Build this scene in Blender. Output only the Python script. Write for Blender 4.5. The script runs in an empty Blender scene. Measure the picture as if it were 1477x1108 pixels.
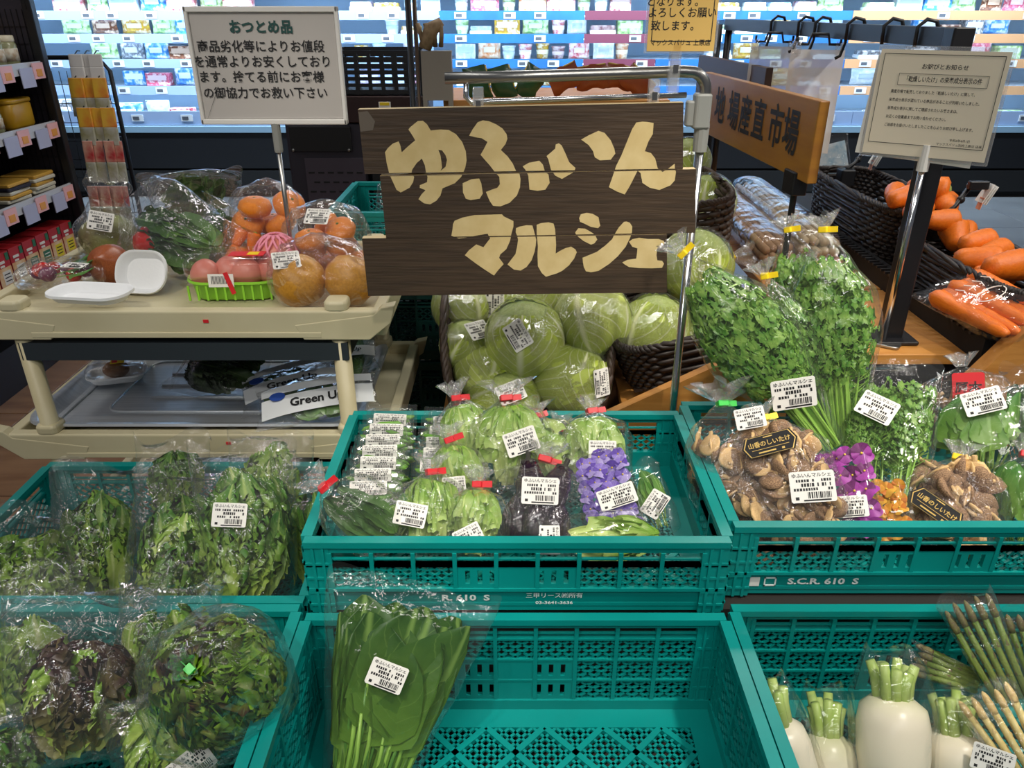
import bpy, bmesh, math, random
import numpy as np
from mathutils import Vector, Matrix, noise
from mathutils.geometry import tessellate_polygon
V = Vector
PI = math.pi
scene = bpy.context.scene
COL = scene.collection
rnd = random.Random(7)

# ------------------------------------------------------------------ camera
EYE = V((0, 0, 1.5)); FPX = 1109.0; PITCH = math.radians(26)
cam_data = bpy.data.cameras.new('camera')
cam_data.sensor_width = 36; cam_data.sensor_fit = 'HORIZONTAL'
cam_data.lens = FPX / 1477 * 36
cam_data.clip_start = 0.02; cam_data.clip_end = 60
cam = bpy.data.objects.new('camera', cam_data); COL.objects.link(cam)
cam.location = EYE; cam.rotation_euler = (PI/2 - PITCH, 0, 0)
scene.camera = cam

# ------------------------------------------------------------------ exposure, world, lamps
scene.view_settings.view_transform = 'Standard'
scene.view_settings.look = 'None'
scene.view_settings.gamma = 1
scene.view_settings.use_curve_mapping = False
scene.view_settings.exposure = 0.0
scene.cycles.transparent_max_bounces = 32
scene.cycles.max_bounces = 10
scene.cycles.glossy_bounces = 4
w = bpy.data.worlds.new('store'); scene.world = w; w.use_nodes = True
w.node_tree.nodes['Background'].inputs[0].default_value = (0.85, 0.88, 1.0, 1)
w.node_tree.nodes['Background'].inputs[1].default_value = 0.10

def area(name, loc, size, energy, col=(1, 1, 1), rot=(0, 0, 0), sy=None, spread=180):
    d = bpy.data.lights.new(name, 'AREA'); d.energy = energy; d.color = col
    d.shape = 'RECTANGLE'; d.size = size; d.size_y = sy or size; d.spread = math.radians(spread)
    o = bpy.data.objects.new(name, d); COL.objects.link(o); o.location = loc; o.rotation_euler = rot
    return o
def spot(name, loc, target, energy, angle, col=(1, .93, .82), blend=.6, rad=.05):
    d = bpy.data.lights.new(name, 'SPOT'); d.energy = energy; d.color = col
    d.spot_size = math.radians(angle); d.spot_blend = blend; d.shadow_soft_size = rad
    o = bpy.data.objects.new(name, d); COL.objects.link(o); o.location = loc
    o.rotation_euler = (V(target) - V(loc)).to_track_quat('-Z', 'Y').to_euler()
    return o
# ceiling light bars of the aisle, display spots over the produce, lamps inside the chilled case
area('ceiling_lamp', (0.4, 3.3, 3.1), 2.4, 46, (1, .97, .92), sy=.25)
area('ceiling_lamp', (-2.2, 1.6, 3.1), .25, 14, (1, .97, .92), sy=2.4)
area('ceiling_lamp', (2.4, 1.6, 3.1), .25, 20, (1, .97, .92), sy=2.4)
area('ceiling_lamp', (0.2, -0.9, 2.9), 2.4, 26, (1, .97, .92), sy=.2)
area('ceiling_lamp', (-1.6, -2.0, 2.9), 1.2, 22, (1, .97, .92), sy=.2)
spot('display_spot', (0.85, 0.35, 2.7), (0.40, 1.05, .8), 120, 44, rad=.06)
spot('display_spot', (1.7, 0.7, 2.7), (1.0, 1.6, .9), 105, 52, rad=.06)
spot('display_spot', (-0.1, 0.0, 2.7), (0.05, 1.35, 1.1), 42, 46, rad=.06)
spot('display_spot', (-0.9, -0.15, 2.7), (-0.42, .62, .7), 95, 32, rad=.06)
spot('display_spot', (-1.1, 0.35, 2.7), (-0.62, 1.6, .95), 40, 34, rad=.06)
area('case_lamp', (0, 6.55, 2.05), 9.4, 330, (.66, .84, 1), (math.radians(35), 0, 0), sy=.12)

# ------------------------------------------------------------------ pixel <-> place (photograph 1477 x 1108)
SP, CP = math.sin(PITCH), math.cos(PITCH)
def ray(px, py):
    u = (px - 738.5) / FPX; v = (py - 554) / FPX
    return V((u, CP - v*SP, -SP - v*CP))
def U(px, py, Y):
    r = ray(px, py); return EYE + r * (Y / r.y)
def UZ(px, py, z):
    r = ray(px, py); return EYE + r * ((z - EYE.z) / r.z)
def UX(px, py, X):
    r = ray(px, py); return EYE + r * (X / r.x)
def mpp(p):                       # metres per pixel at a point
    d = p - EYE
    return (d.y*CP - d.z*SP) / FPX

# ------------------------------------------------------------------ materials
MATS = {}
def lin(c):
    if isinstance(c, str):
        c = [int(c[i:i+2], 16)/255 for i in (1, 3, 5)]
    return tuple(x/12.92 if x <= .04045 else ((x+.055)/1.055)**2.4 for x in c) + (1,)
def mat(name, col, rough=.5, metal=0, spec=.5, var=None, scale=8, bump=0, bscale=60, coat=0, trans=0, sss=0, stretch=None, var2=None):
    """Principled surface; var = second colour mixed in by object-space noise, bump = fine relief."""
    if name in MATS: return MATS[name]
    m = bpy.data.materials.new(name); m.use_nodes = True; MATS[name] = m
    nt = m.node_tree; b = nt.nodes['Principled BSDF']; L = nt.links.new
    b.inputs['Base Color'].default_value = lin(col)
    b.inputs['Roughness'].default_value = rough; b.inputs['Metallic'].default_value = metal
    b.inputs['Specular IOR Level'].default_value = spec
    b.inputs['Coat Weight'].default_value = coat; b.inputs['Coat Roughness'].default_value = .08
    b.inputs['Transmission Weight'].default_value = trans
    if sss:
        b.inputs['Subsurface Weight'].default_value = sss; b.inputs['Subsurface Radius'].default_value = (.012, .012, .006)
        b.inputs['Subsurface Scale'].default_value = .5
    tc = nt.nodes.new('ShaderNodeTexCoord'); src = tc.outputs['Object']
    if stretch:
        mp = nt.nodes.new('ShaderNodeMapping'); mp.inputs['Scale'].default_value = stretch
        L(src, mp.inputs[0]); src = mp.outputs[0]
    if var:
        n = nt.nodes.new('ShaderNodeTexNoise'); n.inputs['Scale'].default_value = scale; n.inputs['Detail'].default_value = 4
        L(src, n.inputs['Vector'])
        r = nt.nodes.new('ShaderNodeValToRGB'); r.color_ramp.elements[0].position = .36; r.color_ramp.elements[1].position = .64
        r.color_ramp.elements[0].color = lin(col); r.color_ramp.elements[1].color = lin(var)
        if var2:
            e = r.color_ramp.elements.new(.5); e.color = lin(var2)
        L(n.outputs['Fac'], r.inputs[0]); L(r.outputs[0], b.inputs['Base Color'])
    if bump:
        n2 = nt.nodes.new('ShaderNodeTexNoise'); n2.inputs['Scale'].default_value = bscale; n2.inputs['Detail'].default_value = 3
        L(src, n2.inputs['Vector'])
        bp = nt.nodes.new('ShaderNodeBump'); bp.inputs['Strength'].default_value = bump; bp.inputs['Distance'].default_value = .004
        L(n2.outputs['Fac'], bp.inputs['Height']); L(bp.outputs[0], b.inputs['Normal'])
    return m
def emis(name, col, strength):
    m = bpy.data.materials.new(name); m.use_nodes = True; nt = m.node_tree
    nt.nodes.remove(nt.nodes['Principled BSDF'])
    e = nt.nodes.new('ShaderNodeEmission'); e.inputs[0].default_value = lin(col); e.inputs[1].default_value = strength
    nt.links.new(e.outputs[0], nt.nodes['Material Output'].inputs[0]); MATS[name] = m
    return m
def film(name, tint=(1, 1, 1), base=.05, edge=.55, haze=.05, bump=.5, bscale=28, rough=.06):
    """Clear crinkled packaging film: see-through, glossy, a little milky at the folds."""
    m = bpy.data.materials.new(name); m.use_nodes = True; nt = m.node_tree; L = nt.links.new; MATS[name] = m
    nt.nodes.remove(nt.nodes['Principled BSDF'])
    tc = nt.nodes.new('ShaderNodeTexCoord')
    n = nt.nodes.new('ShaderNodeTexNoise'); n.inputs['Scale'].default_value = bscale; n.inputs['Detail'].default_value = 3
    n.inputs['Distortion'].default_value = 1.2
    L(tc.outputs['Object'], n.inputs['Vector'])
    # creases: ridges where a coarse noise crosses its middle, plus fine crinkle
    n3 = nt.nodes.new('ShaderNodeTexNoise'); n3.inputs['Scale'].default_value = bscale*.38; n3.inputs['Detail'].default_value = 1.5; n3.inputs['Distortion'].default_value = .8
    L(tc.outputs['Object'], n3.inputs['Vector'])
    sb = nt.nodes.new('ShaderNodeMath'); sb.operation = 'SUBTRACT'; sb.inputs[1].default_value = .5; L(n3.outputs['Fac'], sb.inputs[0])
    ab = nt.nodes.new('ShaderNodeMath'); ab.operation = 'ABSOLUTE'; L(sb.outputs[0], ab.inputs[0])
    ma = nt.nodes.new('ShaderNodeMath'); ma.operation = 'MULTIPLY_ADD'; ma.inputs[1].default_value = .22; L(n.outputs['Fac'], ma.inputs[0]); L(ab.outputs[0], ma.inputs[2])
    bp = nt.nodes.new('ShaderNodeBump'); bp.inputs['Strength'].default_value = bump; bp.inputs['Distance'].default_value = .02
    L(ma.outputs[0], bp.inputs['Height'])
    tr = nt.nodes.new('ShaderNodeBsdfTransparent'); tr.inputs[0].default_value = (*[.97*t for t in tint], 1)
    gl = nt.nodes.new('ShaderNodeBsdfGlossy'); gl.inputs['Roughness'].default_value = rough; gl.inputs[0].default_value = (1, 1, 1, 1)
    df = nt.nodes.new('ShaderNodeBsdfDiffuse'); df.inputs[0].default_value = (.9, .9, .9, 1)
    L(bp.outputs[0], gl.inputs['Normal'])
    lw = nt.nodes.new('ShaderNodeLayerWeight'); lw.inputs[0].default_value = .35
    L(bp.outputs[0], lw.inputs['Normal'])
    mr = nt.nodes.new('ShaderNodeMapRange'); mr.inputs[1].default_value = .15; mr.inputs[2].default_value = 1
    mr.inputs[3].default_value = base; mr.inputs[4].default_value = edge
    L(lw.outputs['Facing'], mr.inputs[0])
    m1 = nt.nodes.new('ShaderNodeMixShader'); m1.inputs[0].default_value = haze
    L(tr.outputs[0], m1.inputs[1]); L(df.outputs[0], m1.inputs[2])
    m2 = nt.nodes.new('ShaderNodeMixShader')
    L(mr.outputs[0], m2.inputs[0]); L(m1.outputs[0], m2.inputs[1]); L(gl.outputs[0], m2.inputs[2])
    L(m2.outputs[0], nt.nodes['Material Output'].inputs[0])
    return m
def leafmat(name, base, tip, rib, rough=.42, tipstart=.55, trans=.25, mottle=.25, vein=.35, vw=.1):
    """Leaf: colour runs from base to tip along UV.v, pale midrib and veins from UV.u, mottling."""
    m = bpy.data.materials.new(name); m.use_nodes = True; nt = m.node_tree; L = nt.links.new; MATS[name] = m
    b = nt.nodes['Principled BSDF']; b.inputs['Roughness'].default_value = rough
    uv = nt.nodes.new('ShaderNodeUVMap'); sx = nt.nodes.new('ShaderNodeSeparateXYZ'); L(uv.outputs[0], sx.inputs[0])
    r = nt.nodes.new('ShaderNodeValToRGB'); cr = r.color_ramp
    cr.elements[0].position = .05; cr.elements[0].color = lin(base)
    cr.elements[1].position = 1; cr.elements[1].color = lin(tip)
    e = cr.elements.new(tipstart); a, c = lin(base), lin(tip); e.color = tuple(a[i]*.55 + c[i]*.45 for i in range(4))
    tc = nt.nodes.new('ShaderNodeTexCoord'); no = nt.nodes.new('ShaderNodeTexNoise'); no.inputs['Scale'].default_value = 45
    L(tc.outputs['Object'], no.inputs['Vector'])
    ad = nt.nodes.new('ShaderNodeMath'); ad.operation = 'MULTIPLY_ADD'; ad.inputs[1].default_value = mottle*2; ad.inputs[2].default_value = -mottle
    L(no.outputs['Fac'], ad.inputs[0])
    a2 = nt.nodes.new('ShaderNodeMath'); a2.operation = 'ADD'; L(ad.outputs[0], a2.inputs[0]); L(sx.outputs['Y'], a2.inputs[1])
    L(a2.outputs[0], r.inputs[0])
    # veins: |u| small -> midrib ; side veins: wave of (v*9 - |u|*4)
    ab = nt.nodes.new('ShaderNodeMath'); ab.operation = 'ABSOLUTE'; L(sx.outputs['X'], ab.inputs[0])
    mr = nt.nodes.new('ShaderNodeMapRange'); mr.inputs[1].default_value = .02; mr.inputs[2].default_value = .1
    mr.inputs[3].default_value = .85; mr.inputs[4].default_value = 0
    L(ab.outputs[0], mr.inputs[0])
    t1 = nt.nodes.new('ShaderNodeMath'); t1.operation = 'MULTIPLY_ADD'; t1.inputs[1].default_value = 9; L(sx.outputs['Y'], t1.inputs[0])
    t0 = nt.nodes.new('ShaderNodeMath'); t0.operation = 'MULTIPLY'; t0.inputs[1].default_value = -3.2; L(ab.outputs[0], t0.inputs[0]); L(t0.outputs[0], t1.inputs[2])
    fr = nt.nodes.new('ShaderNodeMath'); fr.operation = 'FRACT'; L(t1.outputs[0], fr.inputs[0])
    m2 = nt.nodes.new('ShaderNodeMapRange'); m2.inputs[1].default_value = 0; m2.inputs[2].default_value = vw; m2.inputs[3].default_value = vein; m2.inputs[4].default_value = 0
    L(fr.outputs[0], m2.inputs[0])
    mx = nt.nodes.new('ShaderNodeMath'); mx.operation = 'MAXIMUM'; L(mr.outputs[0], mx.inputs[0]); L(m2.outputs[0], mx.inputs[1])
    mix = nt.nodes.new('ShaderNodeMixRGB'); L(mx.outputs[0], mix.inputs[0]); L(r.outputs[0], mix.inputs[1]); mix.inputs[2].default_value = lin(rib)
    L(mix.outputs[0], b.inputs['Base Color'])
    # leaves let light through
    tl = nt.nodes.new('ShaderNodeBsdfTranslucent'); L(mix.outputs[0], tl.inputs[0])
    ms = nt.nodes.new('ShaderNodeMixShader'); ms.inputs[0].default_value = trans
    L(b.outputs[0], ms.inputs[1]); L(tl.outputs[0], ms.inputs[2]); L(ms.outputs[0], nt.nodes['Material Output'].inputs[0])
    bp = nt.nodes.new('ShaderNodeBump'); bp.inputs['Strength'].default_value = .35; bp.inputs['Distance'].default_value = .004
    L(no.outputs['Fac'], bp.inputs['Height']); L(bp.outputs[0], b.inputs['Normal'])
    return m

# ------------------------------------------------------------------ mesh builder
class MB:
    def __init__(s): s.v = []; s.f = []; s.mi = []; s.uv = []; s.mats = []
    def m(s, material):
        if material not in s.mats: s.mats.append(material)
        return s.mats.index(material)
    def add(s, vs, fs, material, uvs=None):
        k = len(s.v); i = s.m(material); s.v += [tuple(p) for p in vs]
        for f in fs: s.f.append([k+a for a in f]); s.mi.append(i)
        s.uv += uvs if uvs else [(0, 0)]*len(vs)
        return s
    def box(s, c, size, material, M=None, taper=1.0):
        x, y, z = (a/2 for a in size)
        vs = []
        for sz in (-1, 1):
            t = taper if sz > 0 else 1
            for sx, sy in ((-1, -1), (1, -1), (1, 1), (-1, 1)): vs.append(V((sx*x*t, sy*y*t, sz*z)) + V(c))
        if M: vs = [M @ p for p in vs]
        return s.add(vs, [(3, 2, 1, 0), (4, 5, 6, 7), (0, 1, 5, 4), (1, 2, 6, 5), (2, 3, 7, 6), (3, 0, 4, 7)], material)
    def rbox(s, c, size, r, material, M=None, seg=3):
        """box with rounded vertical edges and a small chamfer on top and bottom"""
        x, y, z = (a/2 for a in size); r = min(r, x*.99, y*.99); ch = min(r*.5, z*.45)
        def ring(inset, zz):
            o = []
            for cx, cy, a0 in ((1, 1, 0), (-1, 1, 1), (-1, -1, 2), (1, -1, 3)):
                for k in range(seg+1):
                    a = (a0 + k/seg)*PI/2
                    o.append(V((cx*(x-r) + math.cos(a)*(r-inset), cy*(y-r) + math.sin(a)*(r-inset), zz)) + V(c))
            return o
        rings = [ring(ch*.7, -z), ring(0, -z+ch), ring(0, z-ch), ring(ch*.7, z)]
        n = len(rings[0]); vs = [p for q in rings for p in q]
        if M: vs = [M @ p for p in vs]
        fs = [(j*n+i, j*n+(i+1) % n, (j+1)*n+(i+1) % n, (j+1)*n+i) for j in range(3) for i in range(n)]
        fs += [tuple(range(n-1, -1, -1)), tuple(3*n+i for i in range(n))]
        return s.add(vs, fs, material)
    def bar(s, a, b, wd, th, material, nrm=V((0, 0, 1))):
        a, b = V(a), V(b); d = (b-a); L = d.length
        if L < 1e-6: return s
        d /= L; n = V(nrm); n = n - d*n.dot(d)
        if n.length < 1e-4: n = d.orthogonal()
        n.normalize(); q = d.cross(n)
        vs = [p + q*(su*wd/2) + n*(sn*th/2) for p in (a, b) for su, sn in ((-1, -1), (1, -1), (1, 1), (-1, 1))]
        return s.add(vs, [(3, 2, 1, 0), (4, 5, 6, 7), (0, 1, 5, 4), (1, 2, 6, 5), (2, 3, 7, 6), (3, 0, 4, 7)], material)
    def tube(s, pts, r, material, n=8, cap=True, closed=False):
        pts = [V(p) for p in pts]; k = len(pts)
        rs = r if isinstance(r, (list, tuple)) else [r]*k
        vs = []; prev = None
        for i, p in enumerate(pts):
            if closed: d = pts[(i+1) % k] - pts[i-1]
            else: d = pts[min(i+1, k-1)] - pts[max(i-1, 0)]
            d.normalize()
            if prev is None: nx = d.orthogonal().normalized()
            else:
                nx = prev - d*prev.dot(d); nx = nx.normalized() if nx.length > 1e-5 else d.orthogonal().normalized()
            prev = nx; ny = d.cross(nx)
            vs += [p + (nx*math.cos(2*PI*j/n) + ny*math.sin(2*PI*j/n))*rs[i] for j in range(n)]
        fs = [(i*n+j, i*n+(j+1) % n, ((i+1) % k)*n+(j+1) % n, ((i+1) % k)*n+j) for i in range(k if closed else k-1) for j in range(n)]
        if cap and not closed: fs += [tuple(range(n-1, -1, -1)), tuple((k-1)*n+j for j in range(n))]
        return s.add(vs, fs, material, [(math.cos(2*PI*j/n)*.5, i/max(k-1, 1)) for i in range(k) for j in range(n)])
    def lathe(s, prof, material, n=20, M=None, lobes=0, lob=0, jit=0, seed=0):
        """prof: list of (radius, z)"""
        vs = []; uv = []
        for i, (r, z) in enumerate(prof):
            for j in range(n):
                a = 2*PI*j/n; rr = r*(1 + lob*math.cos(lobes*a)) if lobes else r
                p = V((rr*math.cos(a), rr*math.sin(a), z))
                if jit: p += noise.noise_vector(p*22 + V((seed*7.1, 0, 0)))*jit
                vs.append(p); uv.append((j/n, i/max(len(prof)-1, 1)))
        if M: vs = [M @ p for p in vs]
        k = len(prof)
        fs = [(i*n+j, i*n+(j+1) % n, (i+1)*n+(j+1) % n, (i+1)*n+j) for i in range(k-1) for j in range(n)]
        fs += [tuple(range(n-1, -1, -1)), tuple((k-1)*n+j for j in range(n))]
        return s.add(vs, fs, material, uv)
    def mesh(s, name, smooth=False):
        me = bpy.data.meshes.new(name); me.from_pydata(s.v, [], s.f)
        for m_ in s.mats: me.materials.append(m_)
        me.polygons.foreach_set('material_index', s.mi)
        if smooth: me.polygons.foreach_set('use_smooth', [True]*len(s.f))
        uv = me.uv_layers.new(name='UVMap'); vi = [0]*len(me.loops); me.loops.foreach_get('vertex_index', vi)
        flat = []
        for i in vi: flat += s.uv[i]
        uv.data.foreach_set('uv', flat); me.update()
        return me
    def obj(s, name, parent=None, smooth=False, M=None, auto=None):
        o = link(name, s.mesh(name, smooth), parent, M)
        if auto: o.data.set_sharp_from_angle(angle=math.radians(auto))
        return o
def link(name, data, parent=None, M=None):
    o = bpy.data.objects.new(name, data); COL.objects.link(o)
    if parent is not None: o.parent = parent
    if M is not None: o.matrix_local = M
    return o
def thing(name, label, cat, loc=(0, 0, 0), group=None, M=None):
    o = bpy.data.objects.new(name, None); COL.objects.link(o); o.empty_display_size = .02
    if M is not None: o.matrix_world = M
    else: o.location = loc
    return tag(o, label, cat, group)
def tag(o, label=None, cat=None, group=None, kind=None):
    if label: o['label'] = label
    if cat: o['category'] = cat
    if group: o['group'] = group
    if kind: o['kind'] = kind
    return o
def stuff(o): o['kind'] = 'stuff'; return o
def structure(o): o['kind'] = 'structure'; return o
def axes(origin, zdir, front):
    """matrix with local z along zdir and local -y towards front"""
    z = V(zdir).normalized(); y = -V(front); y = (y - z*y.dot(z)).normalized(); x = y.cross(z)
    M = Matrix((x, y, z)).transposed().to_4x4(); M.translation = V(origin)
    return M
def T(x, y, z): return Matrix.Translation((x, y, z))
def R(axis, deg): return Matrix.Rotation(math.radians(deg), 4, axis)
def S(x, y, z): return Matrix.Diagonal((x, y, z, 1))
_txt = {}
def text_mesh(body, size, material, bold=0, width=1.0, line=1.0, align='CENTER', italic=0):
    key = (body, size, material.name, bold, width, line, align)
    if key in _txt: return _txt[key]
    cu = bpy.data.curves.new('lettering', 'FONT'); cu.body = body; cu.size = size; cu.align_x = align; cu.align_y = 'CENTER'
    cu.resolution_u = 2; cu.offset = bold*size; cu.space_line = line; cu.shear = italic
    o = bpy.data.objects.new('lettering', cu); COL.objects.link(o)
    dg = bpy.context.evaluated_depsgraph_get(); me = bpy.data.meshes.new_from_object(o.evaluated_get(dg))
    bpy.data.objects.remove(o); bpy.data.curves.remove(cu)
    if width != 1: me.transform(S(width, 1, 1))
    me.materials.clear(); me.materials.append(material); me.name = 'lettering'; _txt[key] = me
    return me
def text(body, size, material, parent, M, name='lettering', **k):
    return link(name, text_mesh(body, size, material, **k), parent, M)
# ------------------------------------------------------------------ palette
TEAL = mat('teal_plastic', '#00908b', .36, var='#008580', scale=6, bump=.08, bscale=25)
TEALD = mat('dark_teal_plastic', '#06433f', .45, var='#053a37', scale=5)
PRINT = mat('white_print', '#eef6f4', .6)
CREAM = mat('cream_plastic', '#cfc6a4', .42, var='#c4ba96', scale=5, bump=.06)
CREAMD = mat('cream_tube', '#c9bf9c', .4, var='#bfb48f', scale=9)
SLATE = mat('slate_plastic', '#2b3238', .5)
STEEL = mat('brushed_steel', '#d6dade', .38, .75, var='#c6cbd0', scale=7, stretch=(1, 20, 1))
CHROME = mat('chrome', '#d7d9dc', .16, 1)
SATIN = mat('satin_metal', '#a9a9a6', .3, 1)
GREYP = mat('grey_plastic', '#8d8f8b', .45)
BLACK = mat('black_metal', '#15161a', .42)
BLACKM = mat('black_matt', '#0b0b0d', .7)
DKGREY = mat('dark_grey_metal', '#3a3740', .45, .4)
WHITEP = mat('white_plastic', '#e6e4df', .4)
PAPER = mat('white_paper', '#eeece6', .7)
PAPERW = mat('warm_paper', '#efe3c8', .7)
FOAM = mat('white_foam', '#eef0f2', .6, bump=.1, bscale=160)
INK = mat('black_ink', '#1b1b1d', .6)
INKG = mat('green_ink', '#1d4a46', .6)
TAN = mat('tan_card', '#e0b866', .7)
WOOD = mat('oak_board', '#c58a45', .45, var='#b67a38', scale=5, stretch=(1.5, 14, 14), bump=.1, bscale=20)
WOODY = mat('oak_board_across', '#c98f49', .45, var='#b97d3a', scale=5, stretch=(14, 1.5, 14), bump=.1, bscale=20)
OCHRE = mat('varnished_sign_wood', '#a3702a', .4, var='#98652a', scale=4, stretch=(2, 2, 12))
PLANK = mat('dark_stained_plank', '#4a3a2b', .55, var='#3b2e22', scale=5, stretch=(1.6, 1.6, 26), bump=.25, bscale=9, var2='#443527')
PLANKE = mat('raw_plank_edge', '#c9b58a', .7)
CREAMINK = mat('cream_paint', '#dcc58e', .75, var='#d2b980', scale=30)
WICKER = mat('dark_wicker', '#2c211c', .5, var='#211813', scale=60)
WICKERL = mat('brown_wicker', '#4a3a30', .5, var='#372a22', scale=60)
RED = mat('red_tape', '#d3242c', .4); YEL = mat('yellow_tape', '#f0cf1e', .4); GRN = mat('green_tape', '#1fbf3c', .4)
FILM = film('clear_film', base=.028, edge=.5, haze=.012, bump=.7)
FILMX = film('crisp_film', base=.042, edge=.66, haze=.02, bump=1.1, bscale=42)
FILMT = film('tuft_film', base=.10, edge=.7, haze=.12, bump=1.0, bscale=70)
CLAM = film('clear_tray', base=.03, edge=.5, haze=.01, bump=.12, bscale=10, rough=.05)
ACRYL = film('clear_acrylic', base=.10, edge=.7, haze=.12, bump=.05, bscale=8, rough=.05)

# ------------------------------------------------------------------ the setting: floor, plinths
ft_brown = mat('brown_floor_tile', '#8a6a50', .28, var='#735540', scale=3, stretch=(1, 6, 1))
ft_grey = mat('grey_floor_tile', '#77787a', .3, var='#6c6d70', scale=3)
grout = mat('floor_joint', '#3a322c', .8)
fl = MB().box((0, 5, -.03), (16, 12, .04), grout).obj('floor'); structure(fl)
tb = MB().rbox((0, 0, 0), (.595, .595, .02), .004, ft_brown, seg=1).mesh('tile')
tg = MB().rbox((0, 0, 0), (.595, .595, .02), .004, ft_grey, seg=1).mesh('tile')
for i in range(-6, 9):
    for j in range(2, 15):
        x, y = i*.6 + .1, j*.6 + .1
        link('tile', tb if (y < 3.4 and x < .6) else tg, fl, T(x, y, -.0105))
MB().box((0, 8.1, 1.6), (16, .1, 3.3), mat('back_wall_paint', '#c9ccd0', .8)).obj('wall_back')['kind'] = 'structure'
plinth_m = mat('plinth_laminate', '#262320', .6)
for nm, lab, x0, x1, y0, y1, z1 in (
        ('display_plinth', 'low dark plinth under the front row of teal crates', -.92, .93, .40, .868, .495),
        ('display_plinth', 'low dark plinth under the teal lettuce crate behind the front row', -.92, -.30, .882, 1.265, .505),
        ('display_plinth', 'taller dark plinth under the two shallow teal crates', -.291, .93, .884, 1.30, .695)):
    o = thing(nm, lab, 'plinth', ((x0+x1)/2, (y0+y1)/2, 0))
    MB().box((0, 0, (z1-.02)/2), (x1-x0-.03, y1-y0-.03, z1-.02), plinth_m).obj('carcass', o)
    MB().box((0, 0, z1-.01), (x1-x0, y1-y0, .02), plinth_m).obj('top_board', o)

# ------------------------------------------------------------------ teal folding crates
def slots(mb, P, x0, x1, z0, z1, xs, w, zz, n, m, th):
    """solid panel x0..x1, z0..z1 with upright slots of width w at xs over each (s0, s1) in zz"""
    cuts = [z0] + [q for a in zz for q in a] + [z1]
    for i in range(0, len(cuts)-1):
        a, b = cuts[i], cuts[i+1]
        if i % 2 == 0: mb.bar(P((x0+x1)/2, a), P((x0+x1)/2, b), x1-x0, th, m, n)
        else:
            e = [x0] + [q for x in xs for q in (x-w/2, x+w/2)] + [x1]
            for k in range(0, len(e), 2): mb.bar(P((e[k]+e[k+1])/2, a), P((e[k]+e[k+1])/2, b), e[k+1]-e[k], th, m, n)
def lattice(mb, P, x0, x1, z0, z1, n, m, pitch=.0205, w=.0034, th=.004, k=.75):
    """crossed slanting bars clipped to a rectangle"""
    L, H = x1-x0, z1-z0
    for sgn in (1, -1):
        c = -H/k + pitch*.5
        while c < L:
            # line x = c + t/k, z = t
            t0, t1 = 0.0, H
            if c < 0: t0 = -c*k
            if c + H/k > L: t1 = (L-c)*k
            if t1 - t0 > .003:
                a, b = c + t0/k, c + t1/k
                if sgn < 0: a, b = L-a, L-b
                mb.bar(P(x0+a, z0+t0), P(x0+b, z0+t1), w, th, m, n)
            c += pitch
def crate_wall(L, H, m, origin, u, n, parent, name, tall, long_side):
    mb = MB(); la = MB(); O = V(origin); u = V(u); n = V(n); t = .006
    P = lambda x, z, d=0: O + u*x + V((0, 0, z)) + n*d
    bar = lambda x0, z0, x1, z1, w, th=t, d=0: mb.bar(P(x0, z0, d), P(x1, z1, d), w, th, m, n)
    if tall: rows = [(.034, .071), (.075, .112), (.116, .153)]; lou = (.157, .172)
    else: rows = [(.046, .084)]; lou = (.088, .104)
    ztop = lou[1] + .004
    bar(0, (H-.010+ztop)/2, L, (H-.010+ztop)/2, H-.010-ztop)                       # top band
    e_ = 0 if long_side else .0106; bar(e_, H-.005, L-e_, H-.005, .010, .016, -.002)                      # flange
    bar(0, rows[0][0]/2, L, rows[0][0]/2, rows[0][0], .006, -.004)   # skirt
    bar(0, rows[0][0]-.003, L, rows[0][0]-.003, .005, .012)
    ncol = 9 if long_side else 5; x0 = .035; cw = (L-2*x0)/ncol
    for c in range(ncol+1):
        bar(x0+c*cw, rows[0][0], x0+c*cw, ztop, .006, .010)
    for z in {r[1]+.002 for r in rows} | {lou[0]-.002}: bar(0, z, L, z, .004, .009)
    bar(x0, (lou[0]+lou[1])/2, L-x0, (lou[0]+lou[1])/2, .003, .004)
    for xx in (.0, L): bar(abs(xx-x0/2), 0, abs(xx-x0/2), H-.0105, x0, .008)
    for xx in (.012, .026, L-.012, L-.026):                           # ribs of the corner blocks
        bar(xx, 0, xx, H-.012, .004, .012, 0)
    for zz in [q*H for q in (.12, .3, .5, .7)]:
        for xx in (x0/2, L-x0/2): bar(xx-x0/2, zz, xx+x0/2, zz, .004, .0115, 0)
    hc = ((ncol-1)//2 - (1 if long_side else 0), (ncol-1)//2 + (1 if long_side else 0))
    hrows = rows[:2] if tall else rows
    for ri, (a, b) in enumerate(rows):
        for c in range(ncol):
            if long_side and (a, b) in hrows and hc[0] <= c <= hc[1]: continue
            lattice(la, P, x0+c*cw+.003, x0+(c+1)*cw-.003, a, b, n, m)
    if long_side:
        a, b = x0+hc[0]*cw, x0+(hc[1]+1)*cw; w = b-a
        slots(mb, P, a, b, hrows[0][0], hrows[-1][1], [a+w*q for q in (.1, .2, .3, .7, .8, .9)], .007,
              [(r[0]+.007, r[1]-.007) for r in hrows], n, m, .007)
    o = mb.obj(name, parent); stuff(la.obj('lattice', o)); return o
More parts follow.
